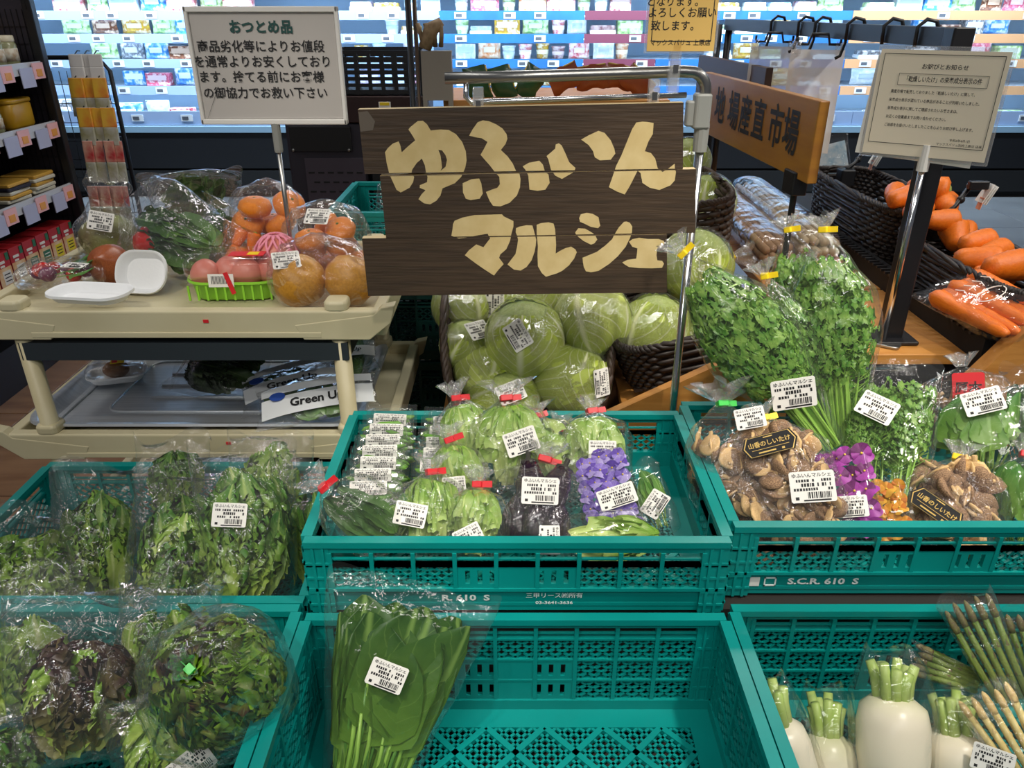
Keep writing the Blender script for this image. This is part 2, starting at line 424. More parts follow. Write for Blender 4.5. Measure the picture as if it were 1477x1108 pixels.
def crate(label, x0, x1, y0, y1, z0, z1, m=TEAL, tall=True, group=None, detail=True, name='folding_crate'):
    c = thing(name, label, 'crate', ((x0+x1)/2, (y0+y1)/2, z0), group)
    a, b, H = (x1-x0)/2, (y1-y0)/2, z1-z0
    crate_wall(2*a, H, m, (-a, -b, 0), (1, 0, 0), (0, -1, 0), c, 'front_panel', tall, True)
    crate_wall(2*a, H, m, (a, b, 0), (-1, 0, 0), (0, 1, 0), c, 'back_panel', tall, True)
    crate_wall(2*b, H, m, (-a, b, 0), (0, -1, 0), (-1, 0, 0), c, 'side_panel', tall, False)
    crate_wall(2*b, H, m, (a, -b, 0), (0, 1, 0), (1, 0, 0), c, 'side_panel', tall, False)
    f = MB(); P = lambda x, y: V((x-a, y-b, .012)); up = V((0, 0, 1)); W, D = 2*a, 2*b
    for xx in (.02, W-.02): f.bar(P(xx, .04), P(xx, D-.04), .04, .006, m, up)
    for yy in (.02, D-.02): f.bar(P(0, yy), P(W, yy), .04, .006, m, up)
    ff = f.obj('floor_frame', c)
    g = MB(); lattice(g, P, .04, W-.04, .04, D-.04, up, m, .0175, .0042, .004, 1.0)
    lattice(g, P, .04, W-.04, .04, D-.04, up, m, .0875, .009, .008, 1.0)
    stuff(g.obj('floor_lattice', ff))
    return c
C_ml = crate('empty looking teal folding crate holding only the big spinach bag', -.298, .308, .452, .852, .515, .712, group='teal crates of the front row')
C_ll = crate('teal crate of bagged lettuce beside the spinach crate', -.918, -.312, .47, .87, .515, .712, group='teal crates of the front row')
C_rl = crate('teal crate holding daikon radishes and asparagus', .322, .928, .47, .87, .515, .712, group='teal crates of the front row')
C_lu = crate('teal lettuce crate in front of the cream trolley', -.894, -.309, .884, 1.266, .515, .712, group='teal crates of the back row')
C_mu = crate('shallow teal crate with label packs, eggplants and violas', -.294, .308, .876, 1.258, .70, .828, tall=False, group='teal crates of the back row')
C_ru = crate('shallow teal crate with dried mushrooms and tall coriander', .322, .926, .912, 1.296, .70, .828, tall=False, group='teal crates of the back row')
def on_front(c, body, size, x, z, **k):
    fp = [q for q in c.children if q.name.startswith('front_panel')][0]
    D = {C_mu: .382, C_ru: .384}[c]
    text(body, size, PRINT, fp, T(x, -D/2 - .0005, z) @ R('X', 90), **k)
on_front(C_mu, 'R. 610  S', .0145, -.075, .024, bold=.035, width=1.35)
on_front(C_mu, '三甲リース㈱所有', .0105, .055, .028, bold=.01)
on_front(C_mu, '03-3641-3636', .0075, .055, .015, bold=.02, width=1.3)
on_front(C_ru, 'S.C.R. 610  S', .0152, -.155, .024, bold=.035, width=1.35)
lb = MB().box((-.268, -.1926, .024), (.034, .0012, .016), PAPER)
fp = [q for q in C_ru.children if q.name.startswith('front_panel')][0]
lb.obj('tag_sticker', fp)
sq = MB()
for q in ((-.243, .024, .0, .016), (-.227, .024, .0, .016)): sq.box((q[0], -.1926, q[1]), (.002, .001, .016), PRINT)
for zz in (.017, .031): sq.box((-.235, -.1926, zz), (.018, .001, .002), PRINT)
sq.obj('printed_square', fp)

# ------------------------------------------------------------------ stack of dark crates behind the trolley
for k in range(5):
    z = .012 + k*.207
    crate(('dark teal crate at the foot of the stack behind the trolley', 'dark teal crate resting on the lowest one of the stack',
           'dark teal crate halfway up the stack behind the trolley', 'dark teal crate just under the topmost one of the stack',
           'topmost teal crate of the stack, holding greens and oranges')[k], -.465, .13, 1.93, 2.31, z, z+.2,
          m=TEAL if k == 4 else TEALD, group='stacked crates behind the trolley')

# ------------------------------------------------------------------ long chilled case along the back
case = thing('chilled_case', 'long brightly lit open chilled case along the back of the shop', 'refrigerator', (0, 7.0, 0))
CW = 10.4
case_in = mat('case_lining', '#c8e2f8', .45); case_rail = mat('case_rail_lilac', '#8fa3c4', .5); case_blue = mat('case_rail_blue', '#2468ac', .5, var='#205c9c', scale=6)
case_mar = mat('case_rail_maroon', '#6b3346', .5); case_wood = mat('case_rail_wood', '#b98a63', .5)
case_shelf = mat('case_shelf', '#dfe9f1', .4)
MB().box((0, .98, 1.15), (CW, .04, 2.0), case_in).obj('back_panel', case)
MB().box((0, .45, .27), (CW, 1.1, .54), BLACKM).obj('base', case)
kb = MB().box((0, -.12, .40), (CW, .04, .30), BLACK); kb.box((0, -.13, .14), (CW, .03, .18), BLACKM); kb.obj('kick_plate', case)
MB().box((0, -.115, .575), (CW, .07, .05), mat('case_bumper', '#86a3b8', .4)).obj('bumper', case)
MB().box((0, .3, 2.13), (CW, 1.4, .06), mat('case_canopy', '#d8dce0', .5)).obj('canopy', case)
MB().box((0, .42, .60), (CW, 1.06, .05), case_shelf).obj('deck', case)
lamp = emis('case_tube', '#c6e3ff', 10.5)
shelf_z = [.88, 1.10, 1.30, 1.48, 1.68]
for z in shelf_z:
    sh = MB().box((0, .62, z-.012), (CW, .68, .024), case_shelf).obj('shelf', case)
    MB().box((0, .30, z-.035), (CW, .02, .012), lamp).obj('light_tube', sh)
tagm = mat('price_tag_screen', '#c9cdd2', .5); tagd = mat('price_tag_digits', '#4c4f57', .5)
tg_me = MB().box((0, 0, 0), (.10, .006, .052), tagm).box((-.012, -.0035, 0), (.052, .003, .026), tagd).mesh('price_tag')
rails = [(-5.2, -.62, case_rail), (-.62, .62, case_blue), (.62, 1.25, case_mar), (1.25, 2.9, case_blue), (2.9, 5.2, case_wood)]
for zi, z in enumerate([.665] + shelf_z):
    yy = -.105 if zi == 0 else .265
    for (a, b, m_) in rails:
        if zi == 0: m_ = case_rail
        h = .11 if zi == 0 else .072
        rl = MB().box(((a+b)/2, yy, z - (0 if zi == 0 else .028)), (b-a-.004, .022, h), m_).obj('price_rail', case)
        x = a + .18
        while x < b - .1:
            if rnd.random() < .72: link('price_tag', tg_me, rl, T(x, yy-.014, z - (0 if zi == 0 else .028)))
            x += rnd.choice((.21, .26, .33, .42))
# packs in the case: each one a thing
def pack_mesh(w, h, d, m, m2, seed, kind):
    mb = MB()
    if kind == 'pillow':
        nx, nz = 9, 9; vs = []; uv = []
        for side in (-1, 1):
            for j in range(nz):
                for i in range(nx):
                    u, v = i/(nx-1)*2-1, j/(nz-1)*2-1
                    b = max(0, (1-u**4))**.5*max(0, (1-v**4))**.6
                    q = noise.noise(V((u*1.6, v*1.6, seed*3.1+side)))*.25
                    vs.append((u*w/2*(1-.06*(1-abs(v))), side*d/2*b*(1+q), h/2 + v*h/2*(1+.05*noise.noise(V((u*2, seed, side))))))
                    uv.append((u, v))
        fs = []
        for s_ in (0, 1):
            o = s_*nx*nz
            for j in range(nz-1):
                for i in range(nx-1):
                    f = (o+j*nx+i, o+j*nx+i+1, o+(j+1)*nx+i+1, o+(j+1)*nx+i)
                    fs.append(f if s_ == 0 else f[::-1])
        mb.add(vs, fs, m, uv)
        mb.box((0, 0, h-.004), (w*.98, .004, .016), m2); mb.box((0, 0, .006), (w*.98, .004, .014), m2)
        mb.box((0, -d*.5, h*.5), (w*.5, .012, h*.3), m2)
    elif kind == 'box':
        mb.rbox((0, 0, h/2), (w, d, h), .006, m); mb.box((0, -d/2-.001, h*.62), (w*.8, .002, h*.4), m2)
    elif kind == 'tray':
        mb.rbox((0, 0, h*.2), (w, d, h*.4), .02, m2); mb.rbox((0, 0, h*.55), (w*.94, d*.94, h*.5), .03, m)
    elif kind == 'tub':
        mb.lathe([(w*.36, 0), (w*.44, h*.86), (w*.47, h*.87), (w*.47, h), (w*.2, h+.002)], m, 14)
        mb.lathe([(w*.41, h*.3), (w*.425, h*.5), (w*.43, h*.6)], m2, 14)
    return mb.mesh('pack', smooth=(kind in ('pillow', 'tub')))
PC = {}
def pm(n, a, b, c=None, s=22):
    PC[n] = (mat('pack_'+n.replace(' ', '_'), a, .35, var=b, scale=s, var2=c, coat=.4), mat('pack_band_'+n.replace(' ', '_'), b, .4)); return n
pm('pink', '#e58aa0', '#f3d7dc', '#c2405f'); pm('red and white', '#c43040', '#efe3e0'); pm('white', '#e8eef2', '#b8cbd8')
pm('brown', '#8a5a40', '#d9b9a0', '#5c3526'); pm('green', '#5e9a5a', '#dfeadb', '#bcd890'); pm('yellow', '#dcb93c', '#efe6c0', '#c08a30')
pm('pale blue', '#9fcdea', '#e4f2fa'); pm('blue', '#2e6fc0', '#dce6f2', '#4c9ad8'); pm('orange', '#d8803c', '#f0dcc0'); pm('grey', '#a8adb4', '#e2e6ea', '#5a5e68')
pm('lilac', '#b7a2cc', '#efe9f4'); pm('maroon', '#7a2f3c', '#dcc6c4')
ORD = ['first', 'second', 'third', 'fourth', 'fifth', 'sixth', 'seventh', 'eighth', 'ninth', 'tenth', 'eleventh', 'twelfth', 'thirteenth', 'fourteenth',
       'fifteenth', 'sixteenth', 'seventeenth', 'eighteenth', 'nineteenth', 'twentieth']
row_name = ['deck', 'lowest shelf', 'second shelf up', 'third shelf up', 'fourth shelf up']
bays = [(-4.05, -2.2, 'bay by the snack rack', ['white', 'red and white', 'pink', 'brown', 'blue', 'green', 'yellow', 'grey'], ['pillow', 'pillow', 'pillow', 'box']),
        (-1.5, -.62, 'bay by the black pole', ['pale blue', 'lilac', 'yellow', 'white', 'pink'], ['tub', 'box', 'tray']),
        (-.6, 1.15, 'bay above the plank sign', ['white', 'pink', 'yellow', 'red and white', 'orange', 'green', 'maroon', 'grey'], ['tray', 'box', 'pillow', 'tub']),
        (1.6, 2.9, 'bay behind the hanging sheets', ['white', 'green', 'yellow', 'pale blue', 'red and white'], ['pillow', 'tray']),
        (2.95, 4.5, 'bay behind the notice panel', ['grey', 'pink', 'white', 'blue', 'green', 'brown'], ['pillow', 'box', 'tray'])]
kindword = {'pillow': ('snack_packet', 'packet'), 'box': ('food_carton', 'carton'), 'tray': ('food_tray', 'wrapped tray'), 'tub': ('food_tub', 'tub')}
pk_cache = {}; seen_lab = {}
for zi, z in enumerate([.627] + shelf_z[:4]):
    for (a, b, bay, cols, kinds) in bays:
        x = a + .1; last = None
        while x < b - .14:
            c = rnd.choice([q for q in cols if q != last]); last = c; k = rnd.choice(kinds)
            gap = rnd.random() < (.14 if 'black pole' in bay or zi in (0, 2) else .05)
            w_ = rnd.uniform(.17, .27) if k != 'tub' else .13
            if not gap:
                ky = (c, k)
                if ky not in pk_cache:
                    hh = {'pillow': .15, 'box': .11, 'tray': .085, 'tub': .11}[k]
                    pk_cache[ky] = pack_mesh(.22 if k != 'tub' else .12, hh, {'pillow': .06, 'box': .10, 'tray': .16, 'tub': .12}[k], PC[c][0], PC[c][1], len(pk_cache)*1.3, k)
                w_ = min(w_, b - x); hs_ = {'pillow': .15, 'box': .11, 'tray': .085, 'tub': .11}[k]; sc = w_/(.22 if k != 'tub' else .12); hs = min(rnd.uniform(.92, 1.16), ((.23, .20, .18, .16, .18)[zi] - .03)/hs_)
                yy = (7.02 if zi == 0 else 7.385) + rnd.uniform(0, .06)
                key = (zi, bay, c, k); seen_lab[key] = seen_lab.get(key, 0) + 1
                nth = ORD[seen_lab[key]-1] + ' ' if True else ''
                o = link(kindword[k][0], pk_cache[ky], None, T(x + w_/2, yy, z+.004) @ R('Z', rnd.uniform(-5, 5)) @ S(sc, 1, hs))
                tag(o, f'{nth}{c} {kindword[k][1]} on the {row_name[zi]}, {bay}', kindword[k][1].split()[-1], f'{kindword[k][1]}s on the {row_name[zi]} of the chilled case')
                # second layer behind
            x += w_ + rnd.uniform(.005, .03)
# ------------------------------------------------------------------ leaves, sprigs, small produce
def leaf_mesh(material, shape='lettuce', ruffle=.05, rf=6, curl=.2, cup=.25, seed=0, nu=11, nv=14, name='leaf', wid=1.0):
    mb = MB(); vs = []; uv = []
    for j in range(nv):
        v = j/(nv-1)
        if shape == 'lettuce': hw = .07 + .42*min(1, v/.75)**1.1 if v < .75 else .49*max(0, 1-((v-.75)/.27)**2.2)**.5
        elif shape == 'spinach':
            hw = .018 if v < .36 else .018 + .24*max(0, math.sin(PI*((v-.36)/.64)**.72))**.75
        elif shape == 'pakchoi':
            hw = .06 + .02*v if v < .45 else .07 + .22*max(0, math.sin(PI*((v-.45)/.55)**.8))**.7
        elif shape == 'long': hw = .05 + .17*math.sin(PI*min(1, v*.98)**.8)**.8
        hw *= wid
        for i in range(nu):
            u = i/(nu-1)*2 - 1
            q = abs(u)**1.6*min(1, v*1.4)
            e = 1 + .10*math.sin(v*31+seed*3+u)*abs(u) if ruffle > .03 else 1
            x = u*hw*e
            y = -cup*hw*u*u*1.6 + curl*v*v
            y += ruffle*q*math.sin(rf*2*PI*v + seed*2.3 + (1.7 if u > 0 else 0)) + ruffle*.8*max(0, v-.55)*2*math.sin(rf*2.6*u + seed)
            z = v - .16*hw*u*u*(3 if v > .6 else 1)
            if ruffle > .03: z += .03*q*math.sin(rf*9*v+seed*5)
            vs.append((x, y, z)); uv.append((u*min(1, hw/.12), v))
    fs = [(j*nu+i, j*nu+i+1, (j+1)*nu+i+1, (j+1)*nu+i) for j in range(nv-1) for i in range(nu-1)]
    mb.add(vs, fs, material, uv)
    if shape == 'spinach': mb.tube([(0, .004, 0), (0, .006, .2), (0, .012 + curl*.18, .42)], [.014, .012, .006], material, 5)
    return mb.mesh(name, True)
def sprig_mesh(mleaf, mstem, seed, nleaf=40, lob=5, spread=.25, size=.038, name='sprig'):
    """one stalk with jagged leaflets in its upper half, unit height"""
    r = random.Random(seed); mb = MB()
    bend = V((r.uniform(-.12, .12), r.uniform(-.08, .08), 0))
    P = lambda t: V((0, 0, t)) + bend*t*t
    mb.tube([P(t) for t in (0, .3, .6, .85)], [.011, .010, .007, .004], mstem, 5)
    for k in range(nleaf):
        t = .38 + .6*(k+.5)/nleaf; a = r.uniform(0, 2*PI); d = V((math.cos(a), math.sin(a), r.uniform(.2, .9))).normalized()
        b = P(min(t, .85)); ln = spread*r.uniform(.45, 1)*(1.15-t*.5); c = b + d*ln
        mb.tube([b, b+d*ln*.5+V((0, 0, .01)), c], .0035, mstem, 3, cap=False)
        s = size*r.uniform(.75, 1.3)
        n = (V((r.uniform(-.7, .7), -1 + r.uniform(-.2, .9), r.uniform(-.2, .8)))).normalized()
        tx = d - n*d.dot(n); tx.normalize(); ty = n.cross(tx)
        vs = [c - tx*s*.5]; uv = [(0, .35)]
        for q in range(lob*2+1):
            an = (q/(lob*2)-.5)*2*2.45; rr = s*(1.0 if q % 2 else .62)*(1 if abs(an) < 1.8 else .8)
            vs.append(c + tx*rr*math.cos(an) + ty*rr*math.sin(an) + n*s*.18*math.sin(an*3+k)); uv.append((.5+.1*math.sin(an), .55 + .4*rr/s))
        vs.append(c + n*s*.1); uv.append((.3, .6)); m = len(vs)-1
        mb.add(vs, [(m, q, q+1) for q in range(1, m-1)] + [(m, 0, 1), (m, m-1, 0)], mleaf, uv)
    return mb.mesh(name, False)
LM = {
    'lettuce': leafmat('lettuce_leaf', '#dde880', '#7fb228', '#dae898', tipstart=.5),
    'lettuce_dark': leafmat('dark_lettuce_leaf', '#bcd45e', '#47821c', '#b4cf70', tipstart=.45),
    'sunny': leafmat('sunny_lettuce_leaf', '#a9c44a', '#5a3a26', '#b2c46c', tipstart=.86, mottle=.4),
    'red': leafmat('red_lettuce_leaf', '#8a8a4a', '#3d1f1c', '#8a7a50', tipstart=.5, mottle=.35),
    'romaine': leafmat('romaine_leaf', '#a9c465', '#2f6a1c', '#a8c56e', tipstart=.4),
    'spinach': leafmat('spinach_leaf', '#749f38', '#255217', '#7ba04c', tipstart=.45, trans=.2, mottle=.12, rough=.35),
    'pakchoi': leafmat('pakchoi_leaf', '#dcea98', '#7db02a', '#cfe284', tipstart=.55),
    'komatsuna': leafmat('komatsuna_leaf', '#9cc055', '#357a22', '#86b05a', tipstart=.35, mottle=.15),
    'coriander': leafmat('coriander_leaf', '#abcc64', '#4e8628', '#b0cc80', tipstart=.45, mottle=.65),
    'dark': leafmat('dark_leaf', '#6d9a48', '#21481c', '#6d9355', tipstart=.3),
    'kale': leafmat('kale_leaf', '#4d6a35', '#1d2f17', '#6a7f4c', tipstart=.3),
}
STEMG = mat('green_stalk', '#9cc65a', .4, var='#86b546', scale=12)
STEMD = mat('dark_green_stalk', '#5d8f3a', .4, var='#4c7d2c', scale=12)
LV = {}
for nm, sh, ru, rf_, cu_, cp_, wd in (('lettuce', 'lettuce', .075, 5, .16, .35, 1), ('lettuce_dark', 'lettuce', .09, 6, .2, .35, .95), ('sunny', 'lettuce', .08, 6, .15, .4, 1), ('red', 'lettuce', .09, 6, .2, .3, 1),
                                      ('romaine', 'lettuce', .05, 5, .12, .4, .62), ('spinach', 'spinach', .012, 2, .06, .12, 1), ('pakchoi', 'pakchoi', .02, 3, .18, .3, 1),
                                      ('komatsuna', 'spinach', .02, 3, .12, .2, 1.05), ('dark', 'long', .03, 4, .15, .3, 1), ('kale', 'lettuce', .10, 8, .2, .4, .9)):
    fr_ = sh == 'lettuce' and nm != 'romaine'
    LV[nm] = [leaf_mesh(LM[nm], sh, ru*(1.25 if fr_ else 1), rf_*(1.5 if fr_ else 1)+s*.6, cu_*(1+.4*s), cp_, seed=s*1.7+.3, wid=wd, nu=19 if fr_ else 11, nv=24 if fr_ else 14) for s in range(3)]
SPR = [sprig_mesh(LM['coriander'], STEMG, s) for s in range(4)]
SPRD = [sprig_mesh(LM['dark'], STEMD, 20+s, nleaf=15, size=.07) for s in range(3)]

# ------------------------------------------------------------------ printed price labels and packing
def merge(mb, me, M, material):
    mb.add([M @ v.co for v in me.vertices], [tuple(p.vertices) for p in me.polygons], material)
def label_mesh(variant, wd=.052, ht=.038):
    r = random.Random(variant); mb = MB()
    mb.rbox((0, 0, 0), (wd, ht, .0008), .002, PAPER, R('X', 90), seg=1)
    F = R('X', 90)
    head = text_mesh('ゆふいんマルシェ', .0058, INK, bold=.015)
    merge(mb, head, T(-.0, -.0007, ht*.36) @ F, INK)
    for row, zz in enumerate((.2, .06, -.08)):           # rows of print too small to read
        x = -wd*.42
        while x < wd*.40:
            l = r.uniform(.0012, .0028)
            if r.random() < .75: mb.box((x+l/2, -.0006, ht*zz), (l, .0004, ht*(.085 if row != 1 else .11)), INK)
            x += l + .0010
    x = -wd*.12
    while x < wd*.40:
        l = r.choice((.0006, .001, .0016)); mb.box((x+l/2, -.0006, -ht*.27), (l, .0004, ht*.2), INK); x += l + r.choice((.0006, .0012))
    mb.box((-wd*.36, -.0006, -ht*.36), (wd*.08, .0004, ht*.1), INK)
    mb.box((.004, -.0006, -ht*.43), (wd*.6, .0004, ht*.05), INK)
    return mb.mesh('price_label')
LAB = [label_mesh(k) for k in range(4)]
def gold_label():
    mb = MB(); gd = mat('gold_print', '#c8a75a', .4, .3); F = R('X', 90)
    o = [(-.042, 0), (-.034, .016), (.034, .016), (.042, 0), (.034, -.016), (-.034, -.016)]
    def hexa(k, y, m_): mb.add([(x*k, y, z*k) for x, z in o] + [(x*k, y+.0006, z*k) for x, z in o], [tuple(range(6))] + [tuple(range(11, 5, -1))] + [(i, i+6, (i+1) % 6+6, (i+1) % 6) for i in range(6)], m_)
    hexa(1, 0, BLACKM); hexa(.94, -.0006, gd); hexa(.90, -.0012, BLACKM)
    merge(mb, text_mesh('山香のしいたけ', .0092, gd, bold=.015), T(0, -.0016, .002) @ F, gd)
    mb.box((0, -.0016, -.0055), (.056, .0004, .0006), gd); mb.box((-.006, -.0016, -.0105), (.026, .0004, .002), gd); mb.box((.018, -.0016, -.0105), (.004, .0004, .003), gd)
    mb.box((0, -.0016, .0115), (.014, .0004, .0014), gd)
    return mb.mesh('maker_label')
GOLD = gold_label()
TIED = [(0, .45, .35), (.03, .75, .7), (.15, .97, .97), (.5, 1, 1), (.68, .8, .8), (.8, .32, .32), (.85, .11, .11)]
OPEN = [(0, .55, .45), (.04, .82, .8), (.3, .96, 1), (.62, 1, .95), (.82, 1.03, .5), (1, 1.06, .07)]
CONE = [(0, .26, .35), (.05, .36, .5), (.3, .68, .8), (.52, 1, 1), (.66, .88, .9), (.80, .48, .55), (.90, .16, .18), (.935, .07, .07)]
FAN = [(0, .42, .6), (.04, .5, .8), (.3, .62, 1), (.6, .82, 1), (.85, .97, .7), (.96, 1.02, .3), (1, 1.03, .06)]
def keyed(prof, t):
    for a, b in zip(prof, prof[1:]):
        if t <= b[0]:
            f = (t-a[0])/(b[0]-a[0]); f = f*f*(3-2*f)*.5 + f*.5
            return a[1]+(b[1]-a[1])*f, a[2]+(b[2]-a[2])*f
    return prof[-1][1], prof[-1][2]
def film_mesh(L, W, D, prof, seed, material, crease=1.0, pleats=11, n=46, m=34, name='plastic_bag'):
    mb = MB(); vs = []; tmax = prof[-1][0]; tied = prof[-1][1] < .3
    for j in range(m):
        t = tmax*j/(m-1); a, b = keyed(prof, t); a *= W/2; b *= D/2
        nk = max(0, (t/tmax-.55)/.45) if tied else 0
        for i in range(n):
            th = 2*PI*i/n; c, s_ = math.cos(th), math.sin(th)
            x = a*math.copysign(abs(c)**.85, c); y = b*math.copysign(abs(s_)**.85, s_)
            p = V((x, y, t*L)); q = V((x*14, y*14, t*L*11)) + V((seed*5.3, seed*1.7, 0))
            d = noise.noise(q)*.0045 + (.5-abs(noise.noise(q*2.3+V((3, 1, 7)))))*.0035
            k = 1 + (d*crease)/max(a, .012) * (1 - .6*nk)
            k *= 1 + .16*nk*(1-.5*nk)*math.sin(pleats*th + seed)
            k = max(.6, min(1.25, k))
            vs.append((x*k, y*k, p.z + crease*.006*noise.noise(q*1.3)*(1 if j not in (0,) else 0) + (0 if tied or j < m-2 else crease*.012*math.sin(th*3+seed))))
    fs = [(j*n+i, j*n+(i+1) % n, (j+1)*n+(i+1) % n, (j+1)*n+i) for j in range(m-1) for i in range(n)]
    fs.append(tuple(range(n-1, -1, -1)))
    mb.add(vs, fs, material)
    return mb.mesh(name, True)
def tuft_mesh(r0, L, R_, seed, n=36, m=9):
    """gathered, frayed end of a bag above its tie"""
    mb = MB(); vs = []
    for j in range(m):
        t = j/(m-1)
        for i in range(n):
            th = 2*PI*i/n
            nz = noise.noise(V((math.cos(th)*1.7, math.sin(th)*1.7, t*1.5+seed*3)))
            r = r0 + (R_-r0)*t**.8*(1+.55*math.sin(7*th+seed+t*2)*t + .5*nz)
            vs.append((r*math.cos(th), r*.75*math.sin(th), L*t*(1+.35*nz*t + .10*math.sin(5*th+seed)*t)))
    fs = [(j*n+i, j*n+(i+1) % n, (j+1)*n+(i+1) % n, (j+1)*n+i) for j in range(m-1) for i in range(n)]
    mb.add(vs, fs, FILMT)
    return mb.mesh('film_tuft', True)
class Bag:
    """a bag of produce: base -> top axis in the world, W wide, D deep; film, tie, labels and contents are its parts"""
    def __init__(s, name, label, base, top, W, D=None, prof=TIED, tape=None, group=None, seed=1, film_=None, crease=1.0, cat='bag', front=None, tuft=1.0, Lx=None, tsc=1.0):
        base, top = V(base), V(top); s.L = Lx or (top-base).length; s.W = W; s.D = D or W*.7; s.prof = prof; s.seed = seed
        s.M = axes(base, top-base, front if front is not None else EYE-base)
        s.t = thing(name, label, cat, group=group, M=s.M); s.r = random.Random(seed*101+5)
        link('plastic_bag', film_mesh(s.L, s.W, s.D, prof, seed, film_ or FILM, crease), s.t)
        if prof[-1][1] < .3:
            zt = prof[-1][0]*s.L; rr = min(.0085, max(.004, prof[-1][1]*W/2))
            link('film_tuft', tuft_mesh(rr, max(.025, (s.L-zt)*1.0), .022*tuft, seed), s.t, T(0, 0, zt))
            if tape:
                tb_ = MB(); tb_.rbox((0, 0, 0), (rr*2.6, rr*2.4, .010), .002, tape); tb_.box((rr*1.3+.007, 0, 0), (.018, .0012, .010), tape)
                tb_.obj('tape', s.t, M=T(0, 0, zt) @ R('Z', s.r.uniform(-30, 30)) @ R('Y', s.r.uniform(-12, 12)) @ S(tsc, tsc, tsc))
    def inside(s, t, u, v, k=.88):
        a, b = keyed(s.prof, min(t, s.prof[-1][0])); return V((u*a*s.W/2*k, v*b*s.D/2*k, t*s.L))
    def put(s, name, me, M, k=.9, c0=.62):
        """a copy of a leaf or sprig, pressed against the inside of the film where it would stick out"""
        me = me.copy(); me.name = name; n = len(me.vertices); co = np.empty(n*3, 'f'); me.vertices.foreach_get('co', co); co = co.reshape(-1, 3)
        A = np.array(M, 'f'); co = co @ A[:3, :3].T + A[:3, 3]
        if not hasattr(s, 'tab'): s.tab = np.array([keyed(s.prof, q/60*s.prof[-1][0]) for q in range(61)])
        tm = s.prof[-1][0]; t = co[:, 2]/s.L; hi = tm*.93
        t = np.where(t > hi-.08, hi-.08+.08*(1-np.exp(-np.maximum(0, t-hi+.08)/.08)), np.maximum(t, .02))
        a = np.interp(t/tm*60, np.arange(61), s.tab[:, 0])*s.W/2; b = np.interp(t/tm*60, np.arange(61), s.tab[:, 1])*s.D/2
        rho = ((np.abs(co[:, 0])/a)**2.35 + (np.abs(co[:, 1])/b)**2.35)**(1/2.35) + 1e-6
        r2 = np.where(rho > c0, c0 + (k-c0)*(1-np.exp(-(rho-c0)/(k-c0))), rho)
        co[:, 0] *= r2/rho; co[:, 1] *= r2/rho; co[:, 2] = t*s.L
        me.vertices.foreach_set('co', co.ravel()); me.update()
        return link(name, me, s.t)
    def leaves(s, kind, n, lo=.05, hi=.8, spread=28, sc=None, name='leaf', wide=1.0):
        """leaves standing from the base, faces turned outwards; the outermost ones nearest the film"""
        r = s.r
        for i in range(n):
            ph = r.uniform(-95, 95) if i % 3 else r.uniform(-180, 180)          # azimuth away from the front
            a = math.radians(ph); f = .25 + .65*((i+.5)/n)**.6
            p0 = s.inside(lo + r.uniform(0, .12), math.sin(a)*f*.55, -math.cos(a)*f*.55)
            l = (sc or (hi-lo)*s.L)*r.uniform(.72, 1.02)
            tl = r.uniform(.15, 1)*spread*f
            wr = min(1.5, (s.W*.62)/(l*.9))*wide*r.uniform(.85, 1.15)
            M = T(*p0) @ R('Z', ph + r.uniform(-25, 25)) @ R('X', tl) @ R('Y', r.uniform(-9, 9)) @ S(l*wr, l*min(wr, 1), l)
            s.put(name, r.choice(LV[kind]), M)
        return s
    def head(s, kinds, n, hi=.8, l0=.42, wide=1.15):
        """frilly head: short leaves set at several heights so that ruffled edges show all over"""
        r = s.r
        for i in range(n):
            kind = kinds[0] if r.random() < .62 else r.choice(kinds); q = i/max(1, n-1)
            ph = r.uniform(-100, 100) if i % 4 else r.uniform(-180, 180); a = math.radians(ph); f = r.uniform(.45, 1)
            t0 = .03 + (hi - l0 - .03)*r.random()**1.2
            p0 = s.inside(t0, math.sin(a)*f*.5, -math.cos(a)*f*.5); l = (l0 + r.uniform(-.05, .12))*s.L
            wr = min(1.6, (s.W*.55)/(l*.9))*wide*r.uniform(.8, 1.15)
            s.put('leaf', r.choice(LV[kind]), T(*p0) @ R('Z', ph + r.uniform(-35, 35)) @ R('X', r.uniform(4, 34)*f) @ R('Y', r.uniform(-22, 22)) @ S(l*wr, l*min(wr, 1), l), .92, .68)
        return s
    def fan(s, kind, n, lo=.02, hi=.95, name='leaf', layers=3, fl=.8, wk=1.2):
        """stalks together at the base, blades fanned out flat towards the top"""
        r = s.r
        for i in range(n):
            u = (i + .5)/n*2 - 1; u = r.uniform(-1, 1) if i % 2 else u
            a1, b1 = keyed(s.prof, .8)
            p0 = s.inside(lo + r.uniform(0, .03), u*.75, r.uniform(-.5, .6)); x1 = u*a1*s.W/2*fl
            y1 = -b1*s.D/2*(.75 - .5*(i % layers))
            top = V((x1, y1, s.L*r.uniform(.70, hi)))
            d = top - p0; l = d.length
            M = axes(p0, d, V((r.uniform(-.35, .35), -1, r.uniform(-.1, .2)))) @ S(l*r.uniform(.75, 1.05)*min(wk, s.W*1.5*wk/1.2/l), l*.6, l)
            s.put(name, r.choice(LV[kind]), M)
        return s
    def sprigs(s, n, lo=.02, hi=.9, meshes=None, name='sprig', k=.8):
        r = s.r
        for i in range(n):
            u, v = r.uniform(-1, 1), r.uniform(-1, .7)
            p0 = s.inside(lo + r.uniform(0, .05), u*.7, v*.6); t1 = r.uniform(.55, hi)
            p1 = s.inside(min(t1, s.prof[-1][0]*.93), u*k, v*k); d = p1-p0; l = d.length
            s.put(name, r.choice(meshes or SPR), axes(p0, d, V((r.uniform(-1, 1), -1, .1))) @ S(l*.8, l*.8, l), .95, .80)
        return s
